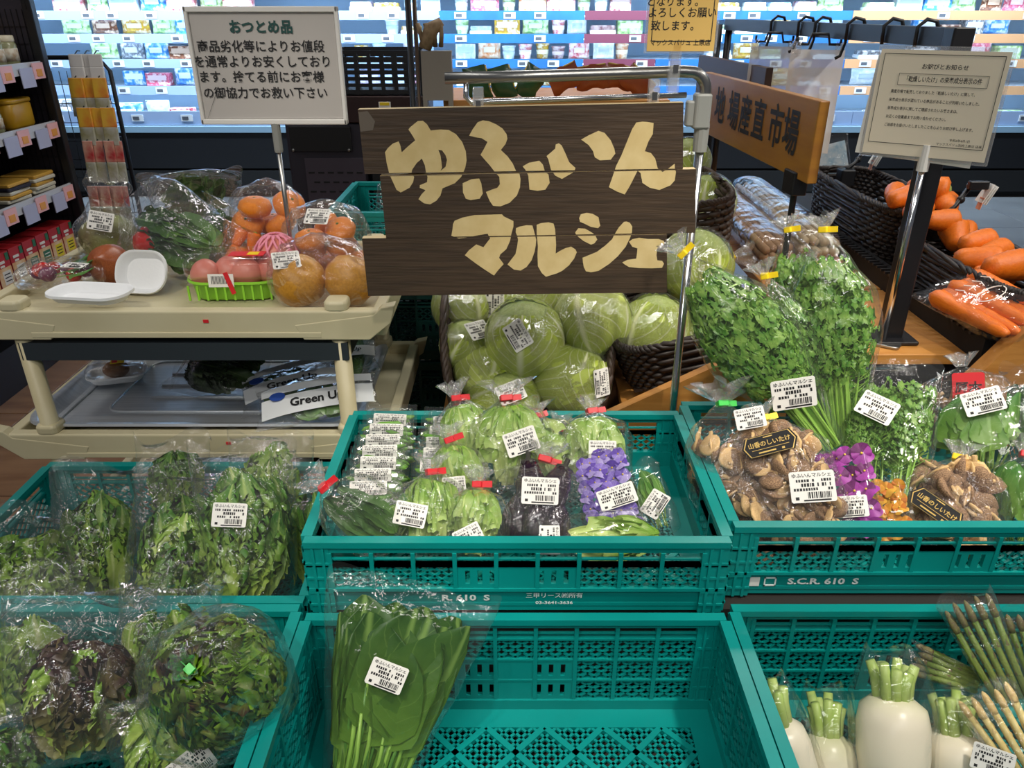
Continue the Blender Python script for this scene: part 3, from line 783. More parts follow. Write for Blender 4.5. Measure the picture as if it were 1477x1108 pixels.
    def pile(s, mesh, n, lo, hi, size, name, k=.8, flat=False):
        """loose pieces filling the bag between lo and hi, more of them towards the front"""
        r = s.r
        meshes = mesh if isinstance(mesh, list) else [mesh]
        for i in range(n):
            t = lo + (hi-lo)*((i*.618) % 1); u = ((i*.7548) % 1)*2-1; v = -abs(math.cos(u*1.4))*r.uniform(.45, 1) if i % 4 else r.uniform(0, .8)
            p = s.inside(t, u, v, k); q = size*r.uniform(.75, 1.2)
            M = T(*p) @ R('Z', r.uniform(0, 360)) @ R('X', r.uniform(25, 130)) @ R('Y', r.uniform(-35, 35)) @ S(q, q, q)
            link(name, r.choice(meshes), s.t, M)
        return s
    def label(s, px, py, roll=0, k=1.0, mesh=None, name='price_label', off=.004, lean=0, d=.5):
        """label stuck on the front of the film, where the sight line through a pixel meets that face"""
        Mi = s.M.inverted(); o = Mi @ EYE; q = (Mi.to_3x3() @ ray(px, py)); yy = -s.D*d - off
        p = o + q*((yy-o.y)/q.y)
        o2 = link(name, mesh or s.r.choice(LAB), s.t, T(*p) @ R('X', lean) @ R('Y', roll) @ S(k, 1, k))
        return s

# ------------------------------------------------------------------ lettuces in the two crates on the shaded side
GL = 'bagged lettuces in the two lettuce crates'
def lett(label, b0, t0, W, D, seed, kinds, n, hi=.8, prof=OPEN, lab=None, fm=None, cr=1.2, **k):
    b = Bag('lettuce_bag', label, b0, t0, W, D, prof, group=GL, seed=seed, film_=fm or FILMX, crease=cr, **k)
    b.leaves(kinds[0], n//3, hi=hi*.9).head(kinds, n, hi=hi)
    if lab: b.label(*lab)
    return b
lett('clear bag of pale frilly lettuce at the front row end beside the crumpled bag', U(0, 1050, .76), U(32, 850, .862), .17, .11, 1, ['lettuce'], 24)
lett('crumpled clear bag of dark red leaf lettuce, its film bunched up white', U(118, 1100, .69), U(132, 838, .855), .19, .13, 2, ['red', 'red', 'lettuce_dark', 'lettuce'], 28, .62, cr=3.0)
lett('small clear bag of green lettuce with its pointed corner sticking up over the rim', U(222, 1030, .785), U(252, 832, .862), .13, .09, 3, ['lettuce', 'lettuce_dark'], 24, .74)
b = Bag('lettuce_bag', 'round bag of purple tipped sunny lettuce tied with a bright green tie', U(342, 998, .765), U(262, 960, .63), .18, .18, [(0, .5, .5), (.06, .86, .86), (.3, 1.02, 1.02), (.55, .95, .95), (.75, .6, .6), (.88, .16, .16)], GRN, GL, seed=4, film_=FILMX, crease=1.6, tuft=.8, front=V((0.3, -.2, .6)), tsc=.5)
b.leaves('lettuce', 14, hi=.75, spread=60).head(['lettuce', 'sunny', 'sunny'], 34, hi=.78, l0=.5)
lett('clear bag of pale green heading lettuce with a tilted price label low on it', U(262, 1165, .665), U(232, 985, .735), .14, .11, 5, ['lettuce'], 20, .8, lab=(276, 1104, -24, 1.0))
lett('clear lettuce bag lying in the outer front corner of the crate', U(-30, 1180, .64), U(5, 1028, .70), .15, .1, 6, ['lettuce_dark'], 18)
lett('clear bag of light green lettuce low at the outer end of the back crate', U(28, 905, .995), U(66, 735, 1.11), .20, .12, 7, ['lettuce', 'lettuce_dark'], 30, .74)
lett('upright clear bag of frilly lettuce with a folded over white edge', U(142, 885, 1.045), U(142, 668, 1.195), .14, .10, 8, ['lettuce_dark', 'lettuce'], 28, .74)
lett('plump clear bag of mid green lettuce between two other bags in the back crate', U(248, 905, 1.0), U(268, 678, 1.16), .16, .12, 9, ['lettuce_dark', 'lettuce_dark', 'lettuce'], 34, .8)
b = lett('tall clear bag of dark long leaf lettuce with a white price label', U(362, 905, 1.01), U(350, 640, 1.185), .17, .12, 10, ['lettuce_dark', 'romaine'], 24, .86)
b.leaves('romaine', 16, hi=.72, spread=14).label(331, 743, 8, 1.05)
lett('clear lettuce bag standing behind the others against the back wall of the crate', U(256, 770, 1.185), U(250, 628, 1.235), .12, .05, 11, ['lettuce_dark'], 16, .85)
lett('clear lettuce bag peeping out behind the tall dark lettuce', U(395, 775, 1.18), U(392, 622, 1.235), .14, .05, 12, ['lettuce', 'lettuce_dark'], 18, .85)
lett('clear lettuce bag squeezed between the tall dark lettuce and the shallow crate', U(452, 860, 1.12), U(446, 665, 1.20), .10, .06, 14, ['lettuce_dark'], 16, .8)

# ------------------------------------------------------------------ spinach in the front crate
b = Bag('spinach_bag', 'big flat clear bag of broad leaf spinach leaning in the empty crate', U(520, 1165, .70), U(598, 842, .842), .235, .062, FAN, seed=13, crease=.7)
b.fan('spinach', 22, name='leaf', wk=2.0, fl=1.0).label(558, 975, 9, .98, LAB[0])
for i in range(34):
    u = b.r.uniform(-1, 1); p0 = b.inside(.02, u*.9, b.r.uniform(-.7, .5)); p1 = b.inside(b.r.uniform(.4, .62), u*.8, b.r.uniform(-.8, .4))
    MB().tube([p0, (p0+p1)/2 + V((b.r.uniform(-.006, .006), 0, 0)), p1], [.0034, .003, .0022], STEMG if i % 2 else STEMD, 6).obj('stalk', b.t, True)

# ------------------------------------------------------------------ clear packs standing in two files
podm = mat('green_pod', '#74ad3a', .4, var='#5c9630', scale=30)
pod = MB().tube([(-.5, 0, 0), (-.42, .0, .03), (0, 0, .07), (.42, 0, .03), (.5, 0, 0)], [.01, .055, .075, .055, .01], podm, 7).mesh('pod', True)
def clam_mesh(w, h, d):
    mb = MB(); mb.rbox((0, 0, h/2), (w, d, h), .012, CLAM)
    mb.rbox((0, -d*.3, h/2), (w+.012, .003, h+.012), .012, CLAM); return mb.mesh('clear_tray', True)
CLM = clam_mesh(.080, .115, .025)
def podpack(label, base, lean, k, group, lz, seed, yaw=0):
    t = thing('vegetable_pack', label, 'pack', group=group, M=T(*base) @ R('Z', yaw) @ R('X', lean))
    o = link('clear_tray', CLM, t); r = random.Random(seed)
    for i in range(14):
        q = r.uniform(.066, .078)
        link('pod', pod, t, T(r.uniform(-.012, .012), r.uniform(-.008, .008), .012 + .0066*i) @ R('Y', r.uniform(-16, 16)) @ R('X', r.uniform(0, 360)) @ S(q, q, q))
    link('price_label', LAB[k % 4], t, T(r.uniform(-.003, .003), -.0150, lz) @ R('Y', r.uniform(-2, 2)) @ S(1.15, 1, .58))
N7 = ['frontmost', 'second from the front', 'third from the front', 'fourth from the front', 'fifth from the front', 'sixth from the front', 'hindmost']
for i in range(7):
    p = U(519 + 5.5*i, 722 - 21.5*i, .955 + .034*i)
    podpack(f'clear green pod pack, {N7[i]} in the file along the crate side', (p.x, p.y + .03, .732 + .002*i), -37, i, 'green pod packs in the shallow crate', .092, i)
N5 = ['frontmost', 'second from the front', 'middle one', 'second from the back', 'hindmost']
for i in range(5):
    p = U(622 + 4*i, 676 - 20*i, 1.02 + .034*i)
    podpack(f'clear green pod pack, {N5[i]} in the file beside the eggplants', (p.x, p.y + .03, .732 + .002*i), -37, i+1, 'green pod packs in the shallow crate', .092, i+20, yaw=-3)

# ------------------------------------------------------------------ tied bags, eggplants and violas in the shallow middle crate
GM = 'tied bags in the shallow middle crate'
Bag('greens_bag', 'bag of leafy greens lying at the crate corner, red tie hanging over the rim', U(572, 775, .935), U(447, 690, .925), .105, .07, TIED, RED, GM, seed=21, film_=FILMX).leaves('dark', 10, hi=.75, spread=12, wide=1.3)
Bag('pakchoi_bag', 'bag of pale bok choy with a bright red tie, right at the front rim', U(622, 800, .935), U(622, 660, 1.02), .115, .09, TIED, RED, GM, seed=22, film_=FILMX).leaves('pakchoi', 16, hi=.8, spread=34, wide=1.6).head(['pakchoi'], 18, hi=.84, l0=.40, wide=1.5).label(592, 742, 12, .9)
Bag('pakchoi_bag', 'bag of bok choy wedged between the red tied bag and the eggplants', U(682, 805, .935), U(690, 680, 1.01), .105, .08, TIED, RED, GM, seed=23, film_=FILMX).leaves('pakchoi', 14, hi=.8, spread=34, wide=1.6).head(['pakchoi'], 16, hi=.84, l0=.40, wide=1.5).label(676, 774, -30, .8)
Bag('pakchoi_bag', 'bag of bok choy standing just behind the front bags, label inside', U(668, 745, 1.02), U(645, 615, 1.09), .11, .075, TIED, RED, GM, seed=24, film_=FILMX).leaves('pakchoi', 14, hi=.8, spread=34, wide=1.6).head(['pakchoi'], 14, hi=.84, l0=.40, wide=1.5).label(655, 700, 5, .7)
Bag('pakchoi_bag', 'bag of bok choy by the hindmost pod packs with a tall twisted top', U(690, 700, 1.12), U(652, 552, 1.20), .115, .075, TIED, RED, GM, seed=25, film_=FILMX).leaves('pakchoi', 10, hi=.8, spread=34, wide=1.6).head(['pakchoi'], 12, hi=.84, l0=.40, wide=1.5)
Bag('pakchoi_bag', 'big pale bok choy bag with a label, beneath the wrapped cabbages', U(742, 705, 1.085), U(728, 552, 1.19), .15, .09, TIED, RED, GM, seed=26, film_=FILMX, tuft=1.6).leaves('pakchoi', 20, hi=.8, spread=34, wide=1.6).head(['pakchoi'], 20, hi=.84, l0=.40, wide=1.5).label(752, 637, -14, 1.05)
Bag('pakchoi_bag', 'bok choy bag with its red tie leaning over the eggplants', U(800, 700, 1.10), U(765, 585, 1.19), .135, .08, TIED, RED, GM, seed=27, film_=FILMX, tuft=1.6).leaves('pakchoi', 14, hi=.8, spread=34, wide=1.6).head(['pakchoi'], 14, hi=.84, l0=.40, wide=1.5)
Bag('pakchoi_bag', 'bok choy bag with a white label behind the purple violas', U(858, 700, 1.12), U(853, 575, 1.22), .14, .08, TIED, RED, GM, seed=28, film_=FILMX).leaves('pakchoi', 16, hi=.8, spread=34, wide=1.6).head(['pakchoi'], 16, hi=.84, l0=.40, wide=1.5).label(869, 650, 3, .9)
eggm = mat('eggplant_skin', '#20131f', .16, var='#2b1628', scale=9, coat=.6)
egg = MB().lathe([(.004, -.5), (.2, -.47), (.33, -.34), (.38, -.12), (.34, .12), (.24, .32), (.17, .44), (.02, .48)], eggm, 20)
egg.lathe([(.19, .40), (.17, .455), (.05, .50), (.05, .62), (.01, .63)], mat('eggplant_cap', '#3b3a34', .5), 10, lobes=5, lob=.25)
EGG = egg.mesh('eggplant', True)
b = Bag('eggplant_bag', 'tied bag of glossy dark purple eggplants with a white price label', U(768, 795, .975), U(790, 640, 1.085), .175, .09, TIED, RED, GM, seed=29, film_=FILMX, tuft=1.3)
for (u, z, rot) in ((-.45, .30, 8), (.42, .30, -10), (-.28, .58, -14), (.34, .57, 16), (0, .34, 3)):
    link('eggplant', EGG, b.t, T(*b.inside(z, u*.85, -.12 if u else -.42)) @ R('Y', rot) @ S(.072, .072, .09))
b.label(779, 708, -6, 1.1)
Bag('greens_bag', 'slim bag of green leaves tucked at the bare end of the middle crate', U(958, 770, 1.0), U(915, 672, 1.11), .07, .05, OPEN, group=GM, seed=30).leaves('komatsuna', 10, hi=.9, wide=1.4).label(945, 727, -35, .85)
Bag('pakchoi_bag', 'bok choy bag filling the gap between the two tall tied ones at the back', U(780, 720, 1.14), U(812, 600, 1.205), .12, .07, TIED, RED, GM, seed=32, film_=FILMX).leaves('pakchoi', 10, hi=.8, spread=34, wide=1.6).head(['pakchoi'], 14, hi=.84, l0=.4, wide=1.5)
Bag('pakchoi_bag', 'bok choy bag lying under the file of packs beside the lying greens', U(600, 790, .955), U(585, 700, 1.0), .10, .05, OPEN, None, GM, seed=33, film_=FILMX).leaves('komatsuna', 10, hi=.85, spread=30, wide=1.6).head(['pakchoi'], 8, hi=.84, l0=.4, wide=1.5)
Bag('pakchoi_bag', 'bok choy bag lying flat along the front rim under the violas', U(815, 780, .935), U(965, 778, .95), .095, .06, OPEN, group=GM, seed=31).leaves('pakchoi', 12, hi=.9, spread=20, wide=1.6).head(['pakchoi'], 14, hi=.9, l0=.4, wide=1.5).label(793, 779, 0, .8)
# violas: five petals each
def viola(cols, seed):
    mb = MB(); r = random.Random(seed)
    for k, (an, ln, wd) in enumerate(((62, .5, .42), (118, .5, .42), (12, .46, .36), (168, .46, .36), (270, .52, .56))):
        a = math.radians(an); d = V((math.cos(a), 0, math.sin(a))); q = V((-d.z, 0, d.x)); vs = [(0, 0, 0)]; uv = []
        for s_ in range(9):
            th = (s_/8-.5)*PI*1.25; rr = math.cos(th*.62)
            vs.append(tuple(d*ln*(.45+.55*math.cos(th)) + q*wd*math.sin(th)*.9 + V((0, -.10*math.cos(th*2)+.03*k+.06*math.sin(th*4+k), 0))))
        mb.add(vs, [(0, i, i+1) for i in range(1, 9)], cols[min(k//2, 2)])
    mb.lathe([(.02, 0), (.07, .02), (.02, .05)], cols[3], 6, T(0, -.03, 0) @ R('X', 90)); return mb.mesh('viola_flower', True)
vp = [mat('violet_petal', '#4b2f94', .5, var='#6f52b8', scale=60), mat('pale_violet_petal', '#a795da', .5, var='#6a4bb8', scale=60), mat('viola_lip', '#6b4cb6', .5, var='#cfc4ea', scale=70)]
vm = [mat('magenta_petal', '#a63aa0', .5, var='#8a2a8c', scale=60), mat('dark_magenta_petal', '#5b1f52', .5, var='#7d2a78', scale=60), mat('magenta_lip', '#b04aae', .5, var='#8f2f90', scale=70)]
vo = [mat('orange_petal', '#d98a2a', .5, var='#e2a83a', scale=60), mat('amber_petal', '#cf7a24', .5), mat('yellow_lip', '#e3b53c', .5, var='#d99a30', scale=70)]
eye_y = mat('viola_eye', '#f0d048', .5)
VI = {'p': [viola(vp+[eye_y], 1), viola([vp[1], vp[0], vp[2], eye_y], 2)], 'm': [viola(vm+[eye_y], 3), viola([vm[1], vm[0], vm[2], eye_y], 4)], 'o': [viola(vo+[eye_y], 5)]}
def viola_pack(label, base, top, w, d, kind, nx, nz, q, lab, roll):
    base, top = V(base), V(top); L = (top-base).length; M = axes(base, top-base, EYE-base); t = thing('flower_pack', label, 'pack', group='packs of edible flowers', M=M)
    cm = MB(); cm.rbox((0, 0, L/2), (w, d, L), .014, CLAM); cm.rbox((0, d*.25, L/2), (w+.012, .003, L+.012), .012, CLAM)
    cm.obj('clear_tray', t, True); r = random.Random(int(w*1e4))
    for i in range(nx):
        for j in range(nz):
            s_ = q*r.uniform(.85, 1.15)
            link('viola_flower', r.choice(VI[kind]), t, T((i+.5-nx/2)*w*.92/nx + r.uniform(-.004, .004), -d*.22 + r.uniform(-.004, .006), (j+.5)*L/nz + r.uniform(-.004, .004)) @ R('Y', r.uniform(-40, 40)) @ R('X', r.uniform(-30, 30)) @ S(s_, s_, s_))
    if lab:
        Mi = M.inverted(); o = Mi @ EYE; v = Mi.to_3x3() @ ray(*lab); p = o + v*((-d/2-.003-o.y)/v.y)
        link('price_label', LAB[1], t, T(*p) @ R('Y', roll) @ S(1.15, 1, .9))
viola_pack('clear pack of purple violas with a white label, on top of the bok choy', U(893, 768, .975), U(862, 655, 1.085), .085, .03, 'p', 5, 7, .023, (890, 716), -4)
viola_pack('clear pack of magenta pansies beside the dried mushrooms', U(1240, 775, .965), U(1212, 650, 1.075), .078, .03, 'm', 4, 5, .030, (1222, 731), 4)
viola_pack('narrow clear pack of orange pansies beside the magenta ones', U(1296, 778, .965), U(1276, 695, 1.03), .05, .026, 'o', 3, 5, .022, None, 0)

# ------------------------------------------------------------------ dried mushrooms, coriander and greens in the other shallow crate
capm = mat('dried_mushroom_cap', '#634632', .7, var='#b08e6c', scale=28, bump=.5, bscale=40)
gillm = mat('dried_mushroom_gill', '#e4c48e', .7, var='#c39a64', scale=40, stretch=(1, 1, 6))
def mush(seed):
    mb = MB(); mb.lathe([(.02, .24), (.26, .22), (.44, .10), (.50, -.02), (.46, -.07)], capm, 16, jit=.05, seed=seed)
    mb.lathe([(.46, -.06), (.30, .03), (.08, .05), (.07, -.22), (.02, -.24)], gillm, 12); return mb.mesh('dried_mushroom', True)
MU = [mush(k) for k in range(3)]
sl = MB().lathe([(.02, .07), (.42, .06), (.5, 0), (.42, -.06), (.02, -.07)], gillm, 12, jit=.06); sl.rbox((0, .5, 0), (.16, .3, .1), .04, gillm)
MU.append(sl.mesh('dried_mushroom', True)); MU.append(MU[-1])
GR = 'bags in the shallow mushroom crate'
b = Bag('mushroom_bag', 'bag of dried shiitake at the crate corner, black label above a white one', U(1145, 805, .965), U(1095, 590, 1.12), .205, .09, [(0, .6, .5), (.04, .85, .8), (.3, 1, 1), (.7, .85, .9), (.86, .4, .5), (.93, .12, .15)], YEL, GR, seed=41, film_=FILMX)
b.pile(MU, 105, .05, .84, .042, 'dried_mushroom').label(1110, 640, -4, 1.02, GOLD, 'maker_label').label(1172, 702, 6, 1.25)
b = Bag('mushroom_bag', 'bag of dried shiitake behind the corner one, tied with green', U(1052, 745, 1.03), U(1040, 555, 1.17), .13, .07, TIED, GRN, GR, seed=42, film_=FILMX, tuft=2.0)
b.pile(MU, 26, .06, .6, .04, 'dried_mushroom').label(1082, 603, -8, .9)
b = Bag('mushroom_bag', 'round bag of shiitake with a yellow tie and a tilted black label', U(1365, 790, .975), U(1388, 640, 1.085), .155, .09, TIED, YEL, GR, seed=43, film_=FILMX)
b.pile(MU, 66, .05, .76, .045, 'dried_mushroom').label(1350, 733, 28, 1.0, GOLD, 'maker_label')
b = Bag('mushroom_bag', 'bag of dried mushrooms at the back carrying a red label with black brush writing', U(1400, 640, 1.20), U(1385, 510, 1.275), .16, .06, TIED, None, GR, seed=44, film_=FILMX)
b.pile(MU, 20, .06, .5, .045, 'dried_mushroom')
rl = MB(); rl.rbox((0, 0, 0), (.05, .055, .0008), .003, RED, R('X', 90), seg=1); merge(rl, text_mesh('原木', .021, INK, bold=.03, line=1.0), T(0, -.0008, 0) @ R('X', 90), INK)
b.label(1397, 560, 4, 1.0, rl.mesh('maker_label'), 'maker_label')
Bag('greens_bag', 'wide bag of dark green leaves under the red labelled mushrooms', U(1415, 690, 1.09), U(1405, 555, 1.215), .185, .09, OPEN, group=GR, seed=45).leaves('komatsuna', 22, lo=.02, hi=.85, wide=1.5, spread=45).label(1418, 579, -14, 1.15)
Bag('greens_bag', 'bag of green leaves with a red tie at the far end of the front rim', U(1468, 795, .975), U(1482, 632, 1.09), .13, .08, TIED, RED, GR, seed=46).leaves('komatsuna', 16, lo=.02, hi=.8, wide=1.5, spread=40)
Bag('greens_bag', 'bag of greens standing at the back end of the mushroom crate', U(1485, 660, 1.17), U(1500, 530, 1.27), .12, .07, OPEN, group=GR, seed=47).leaves('dark', 12, hi=.85, wide=1.6)
Bag('greens_bag', 'clear bag of feathery green herb with a tilted label, beside the dark leaves', U(1268, 745, 1.035), U(1288, 522, 1.23), .15, .08, OPEN, group=GR, seed=48).sprigs(46, hi=.92).label(1265, 588, 24, 1.15)
GC = 'tall coriander bags'
def cori(label, b0, t0, W, n, seed, lab=None):
    b = Bag('coriander_bag', label, b0, t0, W, W*.55, CONE, YEL, GC, seed=seed, crease=.8)
    b.sprigs(n, hi=.88)
    if lab: b.label(*lab)
    return b
cori('coriander bag leaning steeply towards the plank sign, with a large price label', U(1205, 655, 1.14), U(968, 345, 1.23), .165, 40, 51, (1145, 568, 28, 1.35))
cori('coriander bag lying just behind the one with the large price label', U(1195, 650, 1.19), U(1096, 380, 1.28), .14, 30, 52)
cori('upright coriander bag with the tallest twisted top', U(1215, 650, 1.17), U(1186, 308, 1.30), .165, 40, 53)
cori('coriander bag behind the tallest one, its tied top tilted aside', U(1190, 600, 1.25), U(1133, 312, 1.37), .14, 30, 54)
cori('short coriander bag at the back by the wooden plank shelf', U(1225, 600, 1.24), U(1160, 372, 1.34), .12, 26, 55)

# ------------------------------------------------------------------ daikon and asparagus in the front crate
daik = mat('daikon_skin', '#efe8d2', .35, var='#e2d8b4', scale=10, bump=.08, bscale=30)
def daikm(nm, green):
    m = mat(nm, '#efe8d2', .33); nt = m.node_tree; tc = nt.nodes.new('ShaderNodeTexCoord'); sx = nt.nodes.new('ShaderNodeSeparateXYZ'); rp = nt.nodes.new('ShaderNodeValToRGB')
    no = nt.nodes.new('ShaderNodeTexNoise'); no.inputs['Scale'].default_value = 14; nt.links.new(tc.outputs['Object'], no.inputs['Vector'])
    ma = nt.nodes.new('ShaderNodeMath'); ma.operation = 'MULTIPLY_ADD'; ma.inputs[1].default_value = .04; nt.links.new(no.outputs['Fac'], ma.inputs[0])
    nt.links.new(tc.outputs['Object'], sx.inputs[0]); nt.links.new(sx.outputs['Z'], ma.inputs[2]); nt.links.new(ma.outputs[0], rp.inputs[0])
    rp.color_ramp.elements[0].position = .19 - green*.08; rp.color_ramp.elements[0].color = lin('#efe6cf'); rp.color_ramp.elements[1].position = .285; rp.color_ramp.elements[1].color = lin('#b9cb5e' if green < .9 else '#9dbb3a')
    nt.links.new(rp.outputs[0], nt.nodes['Principled BSDF'].inputs['Base Color']); return m
STUB = mat('cut_leaf_stub', '#bcd080', .4, var='#a5c060', scale=30)
DK = [daikm('daikon_root', .3), daikm('daikon_root_green', 1.0)]
def daikon(label, base, top, r_, g, seed, ns=8, lab=None):
    base, top = V(base), V(top); d = (top-base); L = d.length; rr = random.Random(seed); k = L/.27
    M = axes(base, d, EYE-base); t = thing('bagged_daikon', label, 'vegetable', group='bagged daikon radishes', M=M)
    MB().lathe([(r_*.15, 0), (r_*.55, .03*k), (r_*.85, .08*k), (r_*.98, .15*k), (r_, .21*k), (r_*.9, .245*k), (r_*.62, .262*k), (r_*.34, .268*k)], DK[g], 26, jit=.002, seed=seed).obj('root', t, True)
    for i in range(ns):
        a = 2*PI*i/ns + rr.uniform(-.2, .2); l = rr.uniform(.03, .05); q = r_*.34; x, y = math.cos(a)*q, math.sin(a)*q
        MB().tube([(x, y, L-.012), (x*1.3, y*1.3, L+l*.5), (x*1.75, y*1.75, L+l)], [.0085, .0075, .0062], STUB, 8).obj('leaf_stub', t, True)
    link('plastic_bag', film_mesh((L+.06), r_*2.35, r_*2.35, [(0, .4, .4), (.06, .75, .75), (.4, 1, 1), (.72, 1, 1), (.9, .8, .8), (1, .6, .3)], seed, FILM, .6), t)
    if lab:
        b = Bag.__new__(Bag); b.M, b.D, b.t, b.r = M, r_*2.3, t, rr; b.label(*lab)
    return t
daikon('largest white daikon with cut leaf stubs, clear film bag and upright pose', U(1289, 1195, .66), U(1287, 1002, .755), .047, 0, 61, 9)
daikon('green shouldered daikon with its film twisted into a rosette above', U(1198, 1215, .67), U(1192, 1055, .755), .037, 1, 62, 9)
daikon('white daikon in front of the white asparagus bundle', U(1390, 1215, .66), U(1378, 1052, .735), .045, 0, 63, 8, (1432, 1098, 14, .9))
daikon('daikon half hidden behind the side wall of its crate', U(1165, 1200, .66), U(1118, 1040, .73), .038, 0, 64, 6)
asp_g = leafmat('asparagus_skin', '#a8b860', '#6d8a3a', '#8a9a50', tipstart=.4, trans=.05, mottle=.2); asp_t = mat('asparagus_tip', '#7d8246', .5, var='#76604a', scale=60, bump=.4, bscale=120)
asp_w = mat('white_asparagus_skin', '#e9d795', .4, var='#dcc67c', scale=16); asp_wt = mat('white_asparagus_tip', '#e2c988', .5, var='#cfae74', scale=50)
def spear(m1, m2):
    mb = MB(); mb.tube([(0, 0, 0), (.006, 0, .5), (0, 0, .8)], [.034, .032, .030], m1, 8)
    mb.lathe([(.030, .8), (.036, .86), (.034, .92), (.022, .97), (.004, 1)], m2, 8)
    for i in range(7):
        z = .22 + i*.1; a = i*2.4; c, s_ = math.cos(a), math.sin(a)
        mb.add([(c*.034 - s_*.016, s_*.034 + c*.016, z), (c*.034 + s_*.016, s_*.034 - c*.016, z), (c*.042, s_*.042, z+.035), (c*.030, s_*.030, z+.075)], [(0, 1, 2), (0, 2, 3), (2, 1, 3)], m2)
    return mb.mesh('spear', True)
SPG, SPW = spear(asp_g, asp_t), spear(asp_w, asp_wt)
def aspar(label, base, top, W, me, n, seed, tape=None):
    base, top = V(base), V(top); b = Bag('asparagus_bunch', label, base, base + (top-base)*1.06, W, W*.6, [(0, .62, .8), (.05, .7, .95), (.5, .85, 1), (.85, 1, 1), (1, 1.05, .6)], tape, 'bagged asparagus bunches', seed=seed, film_=FILMX, crease=.6, cat='vegetable')
    for i in range(n):
        u = (i % 5)/4*2-1; v = (i//5)/max(1, (n-1)//5)*1.4-.8
        p0 = b.inside(.03 + b.r.uniform(0, .03), u*.8, v*.8); p1 = b.inside(b.r.uniform(.88, .97), u*.85, v*.8); d = p1-p0; l = d.length
        link('spear', me, b.t, axes(p0, d, (0, -1, 0)) @ R('Z', b.r.uniform(0, 360)) @ S(.135, .135, l))
    return b
aspar('upright bunch of green asparagus against the back wall of the crate', U(1462, 1010, .765), U(1392, 868, .835), .075, SPG, 14, 71)
aspar('short bunch of green asparagus lying across behind the largest daikon', U(1412, 985, .80), U(1318, 950, .83), .05, SPG, 12, 72)
aspar('green asparagus bunch cut off by the picture edge', U(1500, 1000, .79), U(1468, 885, .83), .07, SPG, 12, 73)
aspar('bunch of pale yellow white asparagus beside the daikon', U(1495, 1130, .655), U(1418, 1000, .735), .08, SPW, 10, 74, None)
# ------------------------------------------------------------------ cream service trolley and what lies on it
tr = thing('service_trolley', 'cream plastic three tier service trolley full of reduced produce', 'trolley', (-.635, 1.595, 0))
TX, TY = .395, .245
def tier(z, name):
    mb = MB(); F_ = .028
    for sy in (-1, 1):                                   # long aprons, deeper near both ends
        y = sy*(TY-.012)
        mb.rbox((0, y, z+.005), (2*TX-.02, .024, .046), .006, CREAM)
        mb.box((0, y+sy*.008, z-.020), (2*TX-.24, .012, .012), CREAM)
        for sx in (-1, 1):
            P = [(sx*(TX-.17), .0), (sx*(TX-.155), -.03), (sx*(TX-.03), -.03), (sx*(TX+.012), .004), (sx*(TX+.022), .040), (sx*(TX-.004), .034), (sx*(TX-.02), .02)]
            n = len(P); vs = [(a, y-.013, z+b) for a, b in P] + [(a, y+.013, z+b) for a, b in P]
            fs = [tuple(range(n)), tuple(range(2*n-1, n-1, -1))] + [(i, i+n, (i+1) % n+n, (i+1) % n) for i in range(n)]
            mb.add(vs, fs, CREAM)
    for sx in (-1, 1):
        mb.rbox((sx*(TX-.012), 0, z), (.024, 2*TY-.03, .055), .006, CREAM)
        for sy in (-1, 1): mb.rbox((sx*(TX-.09), sy*(TY-.022), z+.035), (.045, .045, .022), .012, CREAM)
    o = mb.obj(name, tr); bmd = o.modifiers.new('soft', 'BEVEL'); bmd.width = .003; bmd.segments = 2; bmd.limit_method = 'ANGLE'
    MB().box((0, 0, z-.004), (2*TX-.03, 2*TY-.03, .012), CREAM).obj('tier_floor', o)
    st = MB().box((.06, -TY-.0005, z+.008), (.010, .002, .006), RED).obj('sticker', o)
for z in (.965, .700, .40): tier(z, 'tier_frame')
MB().box((.005, -.005, .908), (2*TX-.16, 2*TY-.02, .036), SLATE).obj('under_tray', tr)
for sx in (-1, 1):
    for sy in (-1, 1):
        MB().tube([(sx*(TX-.09), sy*(TY-.022), .09), (sx*(TX-.09), sy*(TY-.022), .93)], .0175, CREAMD, 16).obj('leg', tr, True)
        c = MB(); p = V((sx*(TX-.09), sy*(TY-.022), 0))
        c.lathe([(.004, -.012), (.04, -.012), (.044, 0), (.04, .012), (.004, .012)], SLATE, 18, T(p.x, p.y, .046) @ R('X', 90)); c.box((p.x, p.y+.0, .085), (.03, .05, .02), SATIN); c.obj('caster', tr)
# steel tray on the middle tier
stt = thing('steel_tray', 'wide shallow steel tray lying on the middle tier of the trolley', 'tray', (-.66, 1.60, .7145))
def pan(w, d, h, lip, m):
    mb = MB(); n = 6
    e_ = min(1.0, min(w, d)/.2)
    def rr(a, b, r, z):
        o = []; a = w - (w-a)*e_; b = d - (d-b)*e_; r = min(r, a*.42, b*.42)
        for cx, cy, a0 in ((1, 1, 0), (-1, 1, 1), (-1, -1, 2), (1, -1, 3)):
            for k in range(n+1):
                t = (a0 + k/n)*PI/2; o.append((cx*(a/2-r) + math.cos(t)*r, cy*(b/2-r) + math.sin(t)*r, z))
        return o
    rings = [rr(w-.05, d-.05, .03, .001), rr(w-.03, d-.03, .04, .006), rr(w-.012, d-.012, .045, h-.003), rr(w, d, .05, h), rr(w+lip, d+lip, .055, h+.001), rr(w+lip+.004, d+lip+.004, .056, h-.004)]
    N = len(rings[0]); vs = [p for q in rings for p in q]
    fs = [(j*N+i, j*N+(i+1) % N, (j+1)*N+(i+1) % N, (j+1)*N+i) for j in range(len(rings)-1) for i in range(N)] + [tuple(range(N))]
    mb.add(vs, fs, m); return mb
pan(.68, .43, .022, .016, STEEL).obj('pan', stt, True, auto=40)
